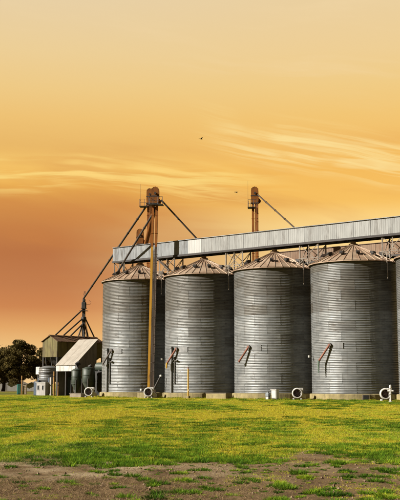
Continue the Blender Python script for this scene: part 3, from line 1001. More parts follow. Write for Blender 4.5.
# ------------------------------------------------------------------ bucket elevators
def make_elevator(u, v, zt, label, left, right, headm, tilt=0.0, ladder=True, plat=None, mast=None, zb=0.0, sx=0.30, gap=0.22, ladder_side=1, split=None):
    t = thing('bucket_elevator', label, 'grain elevator', (u, v, zb), 'tall bucket elevators', 0.0, (0, tilt))
    zh = zt - 1.75
    turn = math.radians(33)             # the leg faces about the camera
    def q(x, y, z):
        return (u + x * math.cos(turn) - y * math.sin(turn), v + x * math.sin(turn) + y * math.cos(turn), z)
    R = Matrix.Translation((u, v, 0)) @ Matrix.Rotation(turn, 4, 'Z')
    for s, mt in ((-1, left), (1, right)):
        x0 = s * (gap / 2 + sx / 2)
        zs = zb + 0.9
        if split:
            m = MB().box((x0 - sx / 2, -0.18, zs), (x0 + sx / 2, 0.18, split[0]), R)
            part('trunk', m, mt, t)
            zs, mt = split[0] + 0.002, split[1]
        m = MB().box((x0 - sx / 2, -0.18, zs), (x0 + sx / 2, 0.18, zh), R)
        tr = part('trunk', m, mt, t)
        z = zb + 2.4
        m = MB()
        while z < zh - 0.3:
            if split and z < split[0]:
                z += 2.1
                continue
            m.box((x0 - sx / 2 - 0.035, -0.215, z), (x0 + sx / 2 + 0.035, 0.215, z + 0.05), R)
            z += 2.1
        part('flange', m, mt, t, tr)
    # boot
    m = MB().box((-0.62, -0.26, zb), (0.62, 0.26, zb + 0.95), R)
    part('boot', m, right, t)
    # head: belt pulley housing with a round top
    w = gap / 2 + sx + 0.05
    poly = [(-w, zh - 0.25), (w, zh - 0.25), (w + 0.06, zh + 0.25)]
    for k in range(13):
        a = PI * k / 12
        poly.append(((w + 0.03) * math.cos(a), zt - (w + 0.03) + (w + 0.03) * math.sin(a)))
    poly.append((-w - 0.04, zh + 0.25))
    m = MB()
    n = len(poly)
    vs = [R @ Vector((a, -0.30, b)) for a, b in poly] + [R @ Vector((a, 0.30, b)) for a, b in poly]
    m.add(vs, [tuple(range(n - 1, -1, -1)), tuple(range(n, 2 * n))] + [(i, (i + 1) % n, n + (i + 1) % n, n + i) for i in range(n)])
    hd = part('head', m, headm, t)
    part('head_flange', MB().box((-w - 0.07, -0.335, zh + 0.62), (w + 0.07, 0.335, zh + 0.70), R), 'dark_steel', t, hd)
    part('head_flange', MB().box((-w - 0.09, -0.34, zh - 0.27), (w + 0.10, 0.34, zh - 0.19), R), 'dark_steel', t, hd)
    for k in range(1, 6):                   # stiffening straps over the round hood
        a = PI * k / 6
        p = R @ Vector(((w + 0.05) * math.cos(a), 0, zt - (w + 0.03) + (w + 0.05) * math.sin(a)))
        part('strap', MB().box((-0.012, -0.325, -0.03), (0.012, 0.325, 0.03), Matrix.Translation(p) @ Matrix.Rotation(turn, 4, 'Z') @ Matrix.Rotation(-a, 4, 'Y')), headm, t, hd)
    m = MB().tube([R @ Vector((0.05, -0.30, zh + 0.95)), R @ Vector((0.05, -0.52, zh + 0.95))], 0.13, 10)
    part('bearing', m, 'dark_steel', t, hd)
    # discharge hood on the right
    m = MB()
    vs = [R @ Vector(p) for p in ((w, -0.2, zh + 0.5), (w, 0.2, zh + 0.5), (w + 0.34, 0.2, zh + 0.05), (w + 0.34, -0.2, zh + 0.05),
                                  (w, -0.2, zh - 0.1), (w, 0.2, zh - 0.1), (w + 0.2, 0.2, zh - 0.25), (w + 0.2, -0.2, zh - 0.25))]
    m.add(vs, [(0, 1, 2, 3), (4, 7, 6, 5), (0, 3, 7, 4), (1, 5, 6, 2), (3, 2, 6, 7), (0, 4, 5, 1)])
    part('discharge_hood', m, headm, t, hd)
    if ladder:
        zl = split[0] if split else zh
        lx = ladder_side * (gap / 2 + sx / 2)
        m = MB()
        for s in (-0.17, 0.17):
            m.bar(R @ Vector((lx + s, -0.34, zb + 1.1)), R @ Vector((lx + s, -0.34, zl - 0.3)), 0.05)
        ld = part('ladder', m, right, t)
        m = MB()
        z = zb + 1.2
        while z < zl - 0.4:
            m.bar(R @ Vector((lx - 0.17, -0.34, z)), R @ Vector((lx + 0.17, -0.34, z)), 0.045)
            z += 0.36
        part('rungs', m, right, t, ld)
        m = MB()
        z = zb + 3.0
        while z < zl - 0.5:                 # safety hoops
            pts = [R @ Vector((lx + 0.26 * math.cos(a), -0.34 - 0.5 * math.sin(a), z)) for a in np.linspace(0, PI, 7)]
            m.tube(pts, 0.022, 5, False)
            z += 1.05
        for a in (0.9, 1.57, 2.24):
            m.bar(R @ Vector((lx + 0.26 * math.cos(a), -0.34 - 0.5 * math.sin(a), zb + 3.0)), R @ Vector((lx + 0.26 * math.cos(a), -0.34 - 0.5 * math.sin(a), zl - 0.5)), 0.03)
        part('ladder_cage', m, right, t, ld)
    if plat:
        x0, x1, z = plat
        m = MB().box((x0, -0.75, z), (x1, 0.45, z + 0.07), R)
        pf = part('platform', m, 'dark_steel', t)
        m = MB()
        for x in np.linspace(x0 + 0.05, x1 - 0.05, 4):
            m.bar(R @ Vector((x, -0.72, z)), R @ Vector((x, -0.72, z + 0.95)), 0.035)
        for h in (0.5, 0.95):
            m.bar(R @ Vector((x0 + 0.05, -0.72, z + h)), R @ Vector((x1 - 0.05, -0.72, z + h)), 0.03)
        for x in (x0 + 0.05,):
            m.bar(R @ Vector((x, -0.72, z + 0.95)), R @ Vector((x, 0.42, z + 0.95)), 0.03)
            m.bar(R @ Vector((x, 0.42, z)), R @ Vector((x, 0.42, z + 0.95)), 0.035)
        part('railing', m, 'dark_steel', t, pf)
    if mast:
        m = MB().tube([R @ Vector((mast[0], -0.1, mast[1])), R @ Vector((mast[0], -0.1, mast[2]))], [0.014, 0.008], 6)
        part('lightning_rod', m, 'dark_steel', t)
    return t


make_elevator(4.45, -3.1, 24.75, 'tall elevator leg with bright yellow trunk and caged ladder between first two silos', 'yellow', 'ochre', 'brown',
              math.radians(1.35), plat=(-0.75, 1.0, 22.55), sx=0.27, gap=0.18, ladder_side=1, split=(17.6, 'orange'))
make_elevator(-3.65, 6.0, 27.0, 'brown elevator leg rising behind the pale gallery, beside the yellow one', 'orange', 'orange', 'brown', 0.0,
              plat=(-1.3, 0.7, 24.55), mast=(-1.25, 24.6, 27.6), sx=0.27, gap=0.12)
make_elevator(-4.95, 5.6, 21.7, 'short brown elevator head just above the gallery, left of the tall ones', 'brown', 'brown', 'brown', 0.0, ladder=False, sx=0.28, gap=0.16)
make_elevator(13.05, 6.0, 25.2, 'orange elevator leg standing alone behind the pale gallery', 'orange', 'orange', 'brown', 0.0,
              plat=(-0.85, 0.25, 22.6), mast=(-0.82, 22.6, 26.0), sx=0.28, gap=0.16)


def make_spout(label, pts, r, mt, braces=False, n=10):
    t = thing('grain_spout', label, 'spout', tuple(pts[-1]), 'inclined grain spouts')
    part('pipe', MB().tube(pts, r, n), mt, t)
    a, b = Vector(pts[0]), Vector(pts[-1])
    L = (b - a).length
    d = (b - a).normalized()
    k = 3.0
    while k < L - 1:                        # pipe joint bands
        p = a + d * k
        part('joint_band', MB().tube([p - d * 0.05, p + d * 0.05], r + 0.035, n), mt, t)
        k += 3.0
    return t


make_spout('thin dark spout sloping right from the yellow elevator head to the gallery roof', [(5.75, -2.9, 23.15), (8.87, 0, 18.55)], 0.10, 'spout')
make_spout('dark spout sloping left from the yellow elevator across the gallery to the first silo roof', [(5.0, -3.0, 22.1), (-2.76, -1.15, 15.2)], 0.12, 'spout')
make_spout('thick rusty spout dropping steeply from the yellow elevator head onto the gallery', [(4.8, -2.9, 22.3), (0.9, 0.0, 18.6)], 0.26, 'brown')
make_spout('very long dark spout sloping down left from the brown elevator to the small dark tower', [(-3.9, 5.8, 24.9), (-20.9, 11.5, 13.75)], 0.13, 'spout')
make_spout('brown spout sloping right from the orange elevator head to the gallery roof', [(13.55, 5.9, 24.2), (22.5, 0, 18.55)], 0.09, 'ochre')
make_spout('dark spout running under the gallery into the gap between first and second silos', [(3.4, -1.05, 16.65), (5.6, -1.05, 14.9)], 0.11, 'spout')


# ------------------------------------------------------------------ things at the foot of the silos
def make_fan(u, v, label, rz=0.0):
    t = thing('aeration_fan', label, 'fan', (u, v, 0), 'white aeration fans at the silo feet', rz)
    c = (u, v, 0.74)
    # scroll housing: fat ring with an open mouth towards the camera
    m = MB().lathe([(0.42, -0.36), (0.46, -0.41), (0.55, -0.41), (0.60, -0.33), (0.60, 0.20), (0.55, 0.28), (0.20, 0.32), (0.02, 0.32)], 28, c, True, 'Y')
    m.lathe([(0.42, -0.36), (0.41, 0.05)], 28, c, True, 'Y')
    m.cbox((u + 0.42, v, 1.12), (0.50, 0.5, 0.42), 0, 0.04)
    h = part('housing', m, 'white', t)
    m = MB().lathe([(0.412, 0.06), (0.22, -0.02), (0.15, -0.14), (0.0, -0.16)], 24, c, True, 'Y')
    hub = part('inlet', m, 'fan_in', t, h)
    m = MB()
    for k in range(8):
        a = 2 * PI * k / 8
        mt = Matrix.Translation(c) @ Matrix.Rotation(a, 4, 'Y')
        m.box((-0.05, -0.16, 0.14), (0.06, -0.12, 0.40), mt @ Matrix.Rotation(0.4, 4, 'Z'))
    part('vanes', m, 'fan_in', t, h)
    m = MB()
    for rr in (0.14, 0.28, 0.42):
        m.lathe([(rr - 0.012, -0.385), (rr + 0.012, -0.385), (rr + 0.012, -0.40), (rr - 0.012, -0.40), (rr - 0.012, -0.385)], 24, c, False, 'Y')
    for a in (0.4, 0.4 + PI / 2):
        m.bar((u + 0.43 * math.cos(a), v - 0.392, 0.74 + 0.43 * math.sin(a)), (u - 0.43 * math.cos(a), v - 0.392, 0.74 - 0.43 * math.sin(a)), 0.02)
    part('guard', m, 'dark_steel', t, h)
    part('motor', MB().tube([(u, v + 0.34, 0.74), (u, v + 0.85, 0.74)], 0.22, 14), 'grey_paint', t)
    for s in (-1, 1):
        part('foot', MB().cbox((u + s * 0.42, v + 0.05, 0.09), (0.16, 0.95, 0.18), 0, 0.02), 'white', t)
    m = MB().prism([(0.30, 0.42), (0.95, 0.10), (0.95, 0.52), (0.30, 1.05)], 'v', v - 0.20, v + 0.22)
    m.v = [(x + u, y, z) for x, y, z in m.v]
    part('outlet_duct', m, 'white', t)
    t.scale = (0.9, 0.9, 0.9)
    return t


make_fan(-2.85, -5.7, 'white round fan left of the first silo foot, beside the low concrete block', 0.55)
make_fan(6.35, -5.6, 'white round fan between the first and second silo feet', 0.55)
make_fan(26.0, -5.5, 'white round fan between the third and fourth silo feet', 0.6)
make_fan(35.85, -5.5, 'white round fan near the right edge, beside the fourth silo foot', 0.6)

# low concrete culvert blocks between the feet
for (u0, u1, v, h, lab) in ((-5.6, -3.7, -6.2, 0.42, 'low brown concrete block left of the leftmost fan'),
                            (3.9, 5.6, -4.8, 0.62, 'low concrete duct block left of the second fan'),
                            (13.7, 16.4, -4.6, 0.56, 'low concrete duct block between second and third silo feet')):
    t = thing('concrete_block', lab, 'concrete block', ((u0 + u1) / 2, v, 0), 'low concrete blocks at the silo feet')
    part('block', MB().cbox(((u0 + u1) / 2, v + 0.4, h / 2 - 0.03), (u1 - u0, 0.8, h + 0.06), 0, 0.03), 'old_concrete' if u0 < 0 else 'concrete', t)
    part('lid', MB().cbox(((u0 + u1) / 2, v + 0.4, h + 0.035), (u1 - u0 + 0.1, 0.9, 0.06), 0, 0.015), 'old_concrete', t)

# white cabinet and its grey companion
t = thing('electric_cabinet', 'small white electric cabinet at the foot of the third silo', 'cabinet', (23.0, -5.0, 0))
part('body', MB().cbox((23.0, -5.0, 0.55), (0.62, 0.5, 0.90), 0, 0.02), 'white', t)
part('door', MB().cbox((22.98, -5.26, 0.56), (0.52, 0.03, 0.78), 0, 0.005), 'white', t)
part('rain_hood', MB().cbox((23.0, -5.03, 1.025), (0.74, 0.62, 0.05), 0, 0.01), 'white', t)
for s in (-0.25, 0.25):
    part('foot', MB().cbox((23.0 + s, -5.0, 0.045), (0.08, 0.4, 0.11)), 'grey_paint', t)
t = thing('motor_unit', 'small grey blue motor box left of the white cabinet', 'motor', (22.35, -5.35, 0))
part('body', MB().cbox((22.35, -5.35, 0.46), (0.42, 0.45, 0.40), 0, 0.05), 'grey_paint', t)
part('base', MB().cbox((22.35, -5.35, 0.13), (0.34, 0.42, 0.27), 0, 0.02), 'white', t)
part('shaft_cover', MB().tube([(22.35, -5.35, 0.5), (22.35, -5.35, 0.80)], 0.12, 12), 'grey_paint', t)

# thin yellow pole
t = thing('marker_pole', 'thin yellow pole standing before the second silo', 'pole', (11.75, -5.25, 0))
part('shaft', MB().tube([(11.75, -5.25, 0), (11.75, -5.25, 3.2)], 0.085, 10), 'pole_yellow', t)
part('cap', MB().tube([(11.75, -5.25, 3.19), (11.70, -5.25, 3.45)], [0.07, 0.045], 8), 'chute', t)
part('footing', MB().cbox((11.75, -5.25, 0.13), (0.36, 0.36, 0.28), 0, 0.03), 'concrete', t)
part('insulator', MB().lathe([(0.0, 0), (0.07, 0.02), (0.08, 0.1), (0.0, 0.13)], 10, (11.9, -5.3, 0.85)), 'white', t)

# white standpipe at the right
su, sv = 39.0, -10.6
t = thing('standpipe', 'white standpipe with side outlets near the right edge of the grass', 'hydrant', (su, sv, 0))
part('pipe', MB().tube([(su, sv, 0), (su, sv, 1.22)], 0.085, 12), 'white', t)
part('outlet', MB().tube([(su - 0.24, sv - 0.1, 0.98), (su + 0.24, sv + 0.1, 0.98)], 0.075, 10), 'white', t)
part('flange', MB().lathe([(0.08, 0.0), (0.15, 0.0), (0.15, 0.06), (0.08, 0.06)], 14, (su, sv, 0.72)), 'white', t)
part('cap', MB().lathe([(0.0, 0.34), (0.08, 0.30), (0.12, 0.16), (0.13, 0.02), (0.08, 0.0)], 14, (su, sv, 1.2)), 'white', t)
part('base_flange', MB().lathe([(0.08, 0.06), (0.17, 0.05), (0.18, 0.0)], 14, (su, sv, 0.01)), 'white', t)

# dark auger tube leaning in the gap, with a white end
t = thing('auger', 'dark leaning auger tube with white tip between first and second silos', 'auger', (6.0, -5.0, 0))
part('tube', MB().tube([(5.9, -4.6, 0.45), (6.95, -4.3, 2.4)], 0.11, 10), 'dark_steel', t)
part('tip', MB().cbox((7.0, -4.3, 2.5), (0.24, 0.2, 0.22), 0.2, 0.03), 'white', t)
part('hopper', MB().lathe([(0.10, 0.02), (0.42, 0.5), (0.42, 0.62)], 14, (5.9, -4.6, 0)), 'dark_steel', t)
t = thing('junction_box', 'tiny white box on the low wall right of the first silo', 'junction box', (4.55, -4.95, 0.6))
part('body', MB().cbox((4.35, -4.65, 0.92), (0.26, 0.14, 0.22), 0, 0.02), 'white', t)
part('stem', MB().tube([(4.35, -4.65, 0.6), (4.35, -4.65, 0.82)], 0.03, 8), 'grey_paint', t)


# ------------------------------------------------------------------ green bin house on stilts
HU0, HU1, HV0, HV1 = -22.25, -19.30, 4.95, 14.1
HZB, HZE, HZP = 5.25, 7.45, 8.22
t = thing('bin_house', 'olive green sheet metal bin house with rusty gable roof raised on legs', 'building', ((HU0 + HU1) / 2, HV0, 0))
um = (HU0 + HU1) / 2
k = 6                                                    # gable cladding sheets
for i in range(k):
    a, b = HU0 + (HU1 - HU0) * i / k, HU0 + (HU1 - HU0) * (i + 1) / k - 0.015
    ht = lambda u: HZE + (HZP - HZE) * (1 - abs(u - um) / (um - HU0)) - 0.04
    poly = [(a, HZB), (b, HZB), (b, ht(b))] + ([(um, ht(um))] if a < um < b else []) + [(a, ht(a))]
    part('wall_sheet', MB().prism(poly, 'v', HV0 - 0.02 * (i % 2), HV0 + 0.06), 'green_sheet', t)
    part('wall_sheet', MB().prism(poly, 'v', HV1 - 0.06, HV1), 'green_sheet', t)
k = 14
for i in range(k):
    a, b = HV0 + 0.06 + (HV1 - HV0 - 0.12) * i / k, HV0 + 0.06 + (HV1 - HV0 - 0.12) * (i + 1) / k - 0.015
    for u0, s in ((HU1, 1), (HU0, -1)):
        part('wall_sheet', MB().box((min(u0, u0 - 0.05 * s), a, HZB), (max(u0, u0 - 0.05 * s) + 0.02 * (i % 2) * s, b, HZE)), 'green_sheet', t)
    for s in (-1, 1):
        a2, b2 = HV0 - 0.18 + (HV1 - HV0 + 0.36) * i / k, HV0 - 0.18 + (HV1 - HV0 + 0.36) * (i + 1) / k
        e = um + s * (um - HU0 + 0.2)
        ze = HZE - 0.2 * (HZP - HZE) / (um - HU0) + 0.02
        dz = 0.015 * (i % 2)
        m = MB()
        m.add([(um, a2, HZP + 0.02 + dz), (um, b2, HZP + 0.02 + dz), (e, b2, ze + dz), (e, a2, ze + dz),
               (um, a2, HZP - 0.03 + dz), (um, b2, HZP - 0.03 + dz), (e, b2, ze - 0.05 + dz), (e, a2, ze - 0.05 + dz)],
              [(0, 1, 2, 3), (7, 6, 5, 4), (0, 3, 7, 4), (1, 5, 6, 2), (3, 2, 6, 7)])
        part('roof_sheet', m, 'rust_roof', t)
part('ridge_cap', MB().prism([(um - 0.22, HZP - 0.03), (um, HZP + 0.10), (um + 0.22, HZP - 0.03)], 'v', HV0 - 0.2, HV1 + 0.2), 'rust_roof', t)
part('floor', MB().box((HU0 + 0.06, HV0 + 0.07, HZB + 0.02), (HU1 - 0.06, HV1 - 0.07, HZB + 0.12)), 'dark_panel', t)
for uu in (HU0 + 0.12, HU1 - 0.12):
    for vv in (HV0 + 0.12, HV0 + 3.1, HV0 + 6.1, HV1 - 0.12):
        part('leg', MB().bar((uu, vv, 0), (uu, vv, HZB + 0.02), 0.20), 'dark_steel', t)
for vv in (HV0 + 1.45, HV0 + 4.4, HV0 + 7.4):             # hopper bottoms
    m = MB()
    m.add([(HU0 + 0.2, vv - 1.2, HZB), (HU1 - 0.2, vv - 1.2, HZB), (HU1 - 0.2, vv + 1.2, HZB), (HU0 + 0.2, vv + 1.2, HZB),
           (um - 0.2, vv - 0.2, 4.0), (um + 0.2, vv - 0.2, 4.0), (um + 0.2, vv + 0.2, 4.0), (um - 0.2, vv + 0.2, 4.0)],
          [(0, 1, 5, 4), (1, 2, 6, 5), (2, 3, 7, 6), (3, 0, 4, 7), (4, 5, 6, 7), (3, 2, 1, 0)])
    part('hopper', m, 'dark_steel', t)
for uu in (HU0 + 0.5, um + 0.1, HU1 - 0.35):              # short feed pipes seen below the floor
    part('feed_pipe', MB().tube([(uu, HV0 + 0.15, HZB), (uu + 0.15, HV0 + 0.2, 4.05)], 0.08, 8), 'dark_steel', t)

# steel tank under the bin house
tu, tv = (HU0 + HU1) / 2 - 0.05, HV0 - 0.1
t = thing('weigh_tank', 'round pale steel tank under the green bin house', 'tank', (tu, tv, 0))
prof = [(0.0, 4.05), (0.55, 4.02), (1.30, 3.80)]
z = 3.80
while z > 2.12:
    prof += [(1.36, z - 0.05), (1.36, z - 0.12), (1.32, z - 0.16), (1.32, z - 0.24)]
    z -= 0.28
prof += [(1.32, 2.1), (0.35, 1.35), (0.0, 1.35)]
part('shell', MB().lathe(prof, 36, (tu, tv, 0)), 'tank', t)
part('band', MB().lathe([(1.34, 3.02), (1.42, 3.02), (1.42, 3.10), (1.34, 3.10)], 36, (tu, tv, 0)), 'dark_steel', t)
for sx in (-1, 1):
    for sy in (-1, 1):
        part('leg', MB().bar((tu + sx * 1.0, tv + sy * 0.9, 0), (tu + sx * 1.0, tv + sy * 0.9, 2.4), 0.14), 'blue', t)
t = thing('blue_cupboard', 'dark blue steel cupboard below the round pale tank', 'cupboard', (-21.85, 3.6, 0))
part('body', MB().cbox((-21.85, 3.75, 0.95), (0.85, 0.6, 1.9), 0, 0.03), 'blue', t)
part('door', MB().cbox((-21.85, 3.43, 0.95), (0.72, 0.04, 1.7), 0, 0.01), 'blue', t)

# blank white board hung at the left of the house
t = thing('white_box', 'small blank white box on a bracket at the bin house left corner', 'box', (-22.65, 4.8, 2.8))
part('body', MB().cbox((-22.70, 4.8, 3.38), (0.82, 0.5, 1.06), 0, 0.04), 'white', t)
part('bracket', MB().bar((-22.4, 4.8, 3.2), (-22.1, 5.05, 3.2), 0.08), 'dark_steel', t)
t = thing('support_post', 'thin dark post below the small white box', 'post', (-22.9, 4.8, 0))
part('shaft', MB().bar((-22.9, 4.8, 0), (-22.9, 4.8, 2.84), 0.12), 'dark_steel', t)
part('foot_plate', MB().cbox((-22.9, 4.8, 0.03), (0.34, 0.34, 0.06)), 'dark_steel', t)

# small white cabin
cu, cv = -20.25, 3.5
t = thing('control_cabin', 'small white cabin with two dark windows under the green bin house', 'cabin', (cu, cv, 0))
part('wall', MB().cbox((cu, cv, 0.86), (1.75, 1.2, 1.72), 0, 0.02), 'lime_wall', t)
part('roof', MB().cbox((cu, cv, 1.755), (1.95, 1.4, 0.07), 0, 0.02), 'white', t)
for s in (-0.48, 0.42):
    f = part('window', MB().box((cu + s - 0.21, cv - 0.635, 0.72), (cu + s + 0.21, cv - 0.55, 1.42)), 'white', t)
    part('pane', MB().box((cu + s - 0.16, cv - 0.645, 0.78), (cu + s + 0.16, cv - 0.56, 1.36)), 'window_dark', t, f)
t = thing('white_column', 'white square column right of the small white cabin', 'column', (-19.0, 3.6, 0))
part('shaft', MB().cbox((-19.0, 3.6, 1.22), (0.30, 0.30, 2.44), 0, 0.02), 'lime_wall', t)
part('base', MB().cbox((-19.0, 3.6, 0.12), (0.42, 0.42, 0.24), 0, 0.02), 'lime_wall', t)

# ------------------------------------------------------------------ white-roofed lean-to shed
SU0, SU1, SV0, SV1 = -16.9, -13.45, 2.5, 6.6
SZ0, SZ1 = 4.12, 7.45
t = thing('lean_to_shed', 'open fronted shed with steep white roof beside the green bin house', 'shed', ((SU0 + SU1) / 2, SV0, 0))
k = 5
for i in range(k):
    a, b = SU0 - 0.02 + (SU1 - SU0 + 0.17) * i / k, SU0 - 0.02 + (SU1 - SU0 + 0.17) * (i + 1) / k - 0.012
    sl = (SZ1 - SZ0) / (SV1 - SV0)
    dz = 0.012 * (i % 2)
    m = MB().prism([(SV0 - 0.15, SZ0 - 0.15 * sl + dz), (SV1 + 0.1, SZ1 + 0.1 * sl + dz), (SV1 + 0.1, SZ1 + 0.1 * sl + 0.06 + dz), (SV0 - 0.15, SZ0 - 0.15 * sl + 0.06 + dz)], 'u', a, b)
    part('roof_sheet', m, 'white_roof', t)
    part('fascia_sheet', MB().box((a, SV0 - 0.05 - dz, 3.24), (b, SV0, SZ0 - 0.10)), 'white', t)
k = 6
for i in range(k):                                       # right-hand wall sheets, stepped under the slope
    a, b = SV0 + (SV1 - SV0) * i / k, SV0 + (SV1 - SV0) * (i + 1) / k - 0.012
    za, zb = SZ0 + (a - SV0) * sl - 0.03, SZ0 + (b - SV0) * sl - 0.03
    part('wall_sheet', MB().prism([(a, 0), (b, 0), (b, zb), (a, za)], 'u', SU1 - 0.05, SU1 + 0.015 * (i % 2)), 'grey_wall', t)
part('back_wall', MB().box((SU0, SV1 - 0.05, 0), (SU1 - 0.06, SV1, SZ1 - 0.05)), 'grey_wall', t)
part('left_wall', MB().prism([(SV0, 0), (SV1 - 0.06, 0), (SV1 - 0.06, SZ1 - 0.1), (SV0, SZ0 - 0.05)], 'u', SU0, SU0 + 0.05), 'grey_wall', t)
for uu in (SU0 + 0.15, (SU0 + SU1) / 2, SU1 - 0.15):
    part('post', MB().bar((uu, SV0 + 0.1, 0), (uu, SV0 + 0.1, 3.3), 0.16), 'dark_steel', t)
t = thing('steel_panel_stack', 'blue grey steel panels stored inside the open shed', 'panel stack', (-15.6, 4.3, 0))
for i in range(3):
    part('panel', MB().cbox((-16.2 + 0.75 * i, 4.3 + 0.12 * i, 1.25), (0.70, 0.08, 2.5), 0.05, 0.01), 'blue' if i != 1 else 'grey_wall', t)

# wooden posts in front
for (uu, vv, h, w, lab) in ((-15.75, 1.0, 3.2, 0.22, 'tall brown wooden post before the white roofed shed'),
                            (-14.85, 0.9, 1.75, 0.14, 'short brown wooden post right of the tall one by the shed')):
    t = thing('wooden_post', lab, 'post', (uu, vv, 0), 'wooden posts by the shed')
    part('shaft', MB().tube([(uu, vv, -0.05), (uu + 0.01, vv, h * 0.5), (uu, vv + 0.01, h)], [w * 0.55, w * 0.5, w * 0.46], 9), 'wood', t)
    part('tie_band', MB().lathe([(w * 0.53, 0), (w * 0.60, 0.0), (w * 0.60, 0.06), (w * 0.53, 0.06)], 12, (uu, vv, h * 0.78)), 'dark_steel', t)

# ------------------------------------------------------------------ green hopper tanks, dryer
for (uu, vv, r, z0, z1, top, lab) in ((-12.6, 2.0, 0.66, 1.55, 3.35, 4.3, 'narrow dark green hopper tank, left of the pair beside the shed'),
                                      (-10.45, 2.0, 0.80, 1.75, 3.55, 3.9, 'wider dark green hopper tank, right of the pair near the first silo')):
    t = thing('hopper_tank', lab, 'tank', (uu, vv, 0), 'dark green hopper tanks')
    part('shell', MB().lathe([(0.0, z1 + 0.22), (0.3, z1 + 0.20), (r, z1), (r, z0), (0.16, 0.55), (0.16, 0.42), (0.0, 0.42)], 28, (uu, vv, 0), True), 'green_tank', t)
    for zz in (z0, (z0 + z1) / 2, z1 - 0.06):
        part('hoop', MB().lathe([(r, 0), (r + 0.04, 0), (r + 0.04, 0.07), (r, 0.07)], 28, (uu, vv, zz)), 'green_tank', t)
    part('inlet_pipe', MB().tube([(uu, vv, z1 + 0.15), (uu, vv, top - 0.2), (uu + 0.15, vv + 0.3, top)], 0.30 if r < 0.7 else 0.22, 12), 'dark_steel', t)
    for a in (0.6, 2.2, 3.8, 5.4):
        part('leg', MB().bar((uu + (r + 0.03) * math.cos(a), vv + (r + 0.03) * math.sin(a), 0), (uu + (r + 0.03) * math.cos(a), vv + (r + 0.03) * math.sin(a), z0 + 0.5), 0.09), 'dark_steel', t)

du, dv = -9.2, 4.6
t = thing('grain_dryer', 'dark steel dryer housing with drum on top, between green tanks and first silo', 'grain dryer', (du, dv, 0))
part('housing', MB().cbox((du, dv, 1.6), (4.6, 2.2, 3.2), 0, 0.06), 'dark_panel', t)
part('drum', MB().tube([(du - 1.9, dv - 0.2, 3.75), (du + 1.9, dv - 0.2, 3.75)], 0.62, 20), 'green_tank', t)
for s in (-1.2, 1.2):
    part('saddle', MB().box((du + s - 0.1, dv - 0.75, 3.2), (du + s + 0.1, dv + 0.4, 3.4)), 'dark_steel', t)
for s in (-1.6, -0.5, 0.6, 1.7):
    part('rib', MB().box((du + s - 0.05, dv - 1.17, 0.1), (du + s + 0.05, dv - 1.09, 3.1)), 'dark_steel', t)
t = thing('exhaust_duct', 'pale square duct rising just left of the first silo', 'duct', (-8.9, 7.0, 0))
part('shaft', MB().cbox((-8.6, 6.6, 4.3), (0.50, 0.50, 8.6), 0, 0.02), 'tank', t)
part('cowl', MB().cbox((-8.6, 6.6, 8.85), (0.62, 0.62, 0.55), 0, 0.05), 'white', t)
for zz in (2.2, 4.4, 6.6):
    part('joint', MB().cbox((-8.6, 6.6, zz), (0.57, 0.57, 0.08)), 'tank', t)
t = thing('dust_pipe', 'dark pipe sloping from the dryer up to the shed side', 'pipe', (-11.2, 5.6, 3.2))
part('pipe', MB().tube([(-10.6, 5.0, 3.1), (-10.2, 6.4, 5.6), (-10.0, 7.0, 6.2)], 0.14, 10), 'dark_steel', t)
part('hood', MB().lathe([(0.14, 0.0), (0.34, 0.25), (0.0, 0.45)], 14, (-10.0, 7.0, 6.2)), 'dark_steel', t)

# ------------------------------------------------------------------ small distributor tower on the bin house ridge
u, v = um, 11.5
ZR = HZP + 0.06
t = thing('distributor_tower', 'small dark tower with fanned spouts on the rusty bin house roof', 'tower', (u, v, ZR))
part('trunk', MB().cbox((u, v, (ZR + 13.2) / 2 - 0.1), (0.42, 0.36, 13.2 - ZR + 0.2), 0.6), 'dark_steel', t)
m = MB().cbox((u, v, 12.75), (0.66, 0.60, 1.1), 0.6, 0.12)
m.cbox((u, v, 13.5), (0.42, 0.36, 0.5), 0.6, 0.10)
hd = part('head', m, 'dark_steel', t)
part('head_flange', MB().cbox((u, v, 12.35), (0.76, 0.70, 0.08), 0.6), 'dark_steel', t, hd)
part('drum', MB().lathe([(0.0, 0.5), (0.36, 0.42), (0.40, 0.05), (0.2, -0.35), (0.0, -0.35)], 18, (u, v, 10.7)), 'dark_steel', t)
for vv, zz in ((6.0, 12.2), (7.55, 10.9), (8.95, 10.1), (10.5, 10.2), (12.35, 10.2), (13.7, 11.1)):
    s = -1 if vv < v else 1
    part('spout', MB().tube([(u, v + 0.2 * s, zz), (u, vv, ZR + 0.05)], 0.105, 10), 'spout', t)
for vv in (10.6, 11.2, 11.9, 12.3):
    part('stay', MB().bar((u + 0.05, v, 11.6 if vv < 11 or vv > 12 else 9.6), (u + 0.25, vv, ZR - 0.04), 0.05), 'dark_steel', t)
part('platform', MB().cbox((u, v, 12.0), (1.1, 1.0, 0.06), 0.6), 'dark_steel', t)
m = MB().tube([(u + 0.1, v, 13.7), (u + 0.12, v, 14.35)], 0.03, 6)
for dz, rr in ((14.40, 0.16), (14.72, 0.11)):
    m.tube([(u + 0.12 + rr * math.cos(a) * 0.8, v + rr * math.cos(a) * 0.6, dz + rr * math.sin(a)) for a in np.linspace(0, 2 * PI, 13)], 0.03, 6, False)
part('beacon_frame', m, 'dark_steel', t)
m = MB().tube([(u + 0.3, v + 0.2, 12.9), (u + 0.75, v + 0.55, 12.95), (u + 0.85, v + 0.6, 13.25), (u + 0.6, v + 0.45, 13.5)], 0.022, 6)
part('aerial', m, 'dark_steel', t)


# ------------------------------------------------------------------ far left: sheds, kiosk, trees
def world_thing(name, label, cat, loc, group=None):
    o = bpy.data.objects.new(name, None)
    COL.objects.link(o)
    o.empty_display_size = 0.3
    o.location = loc
    o['base'] = loc
    return tag(o, label, cat, group)


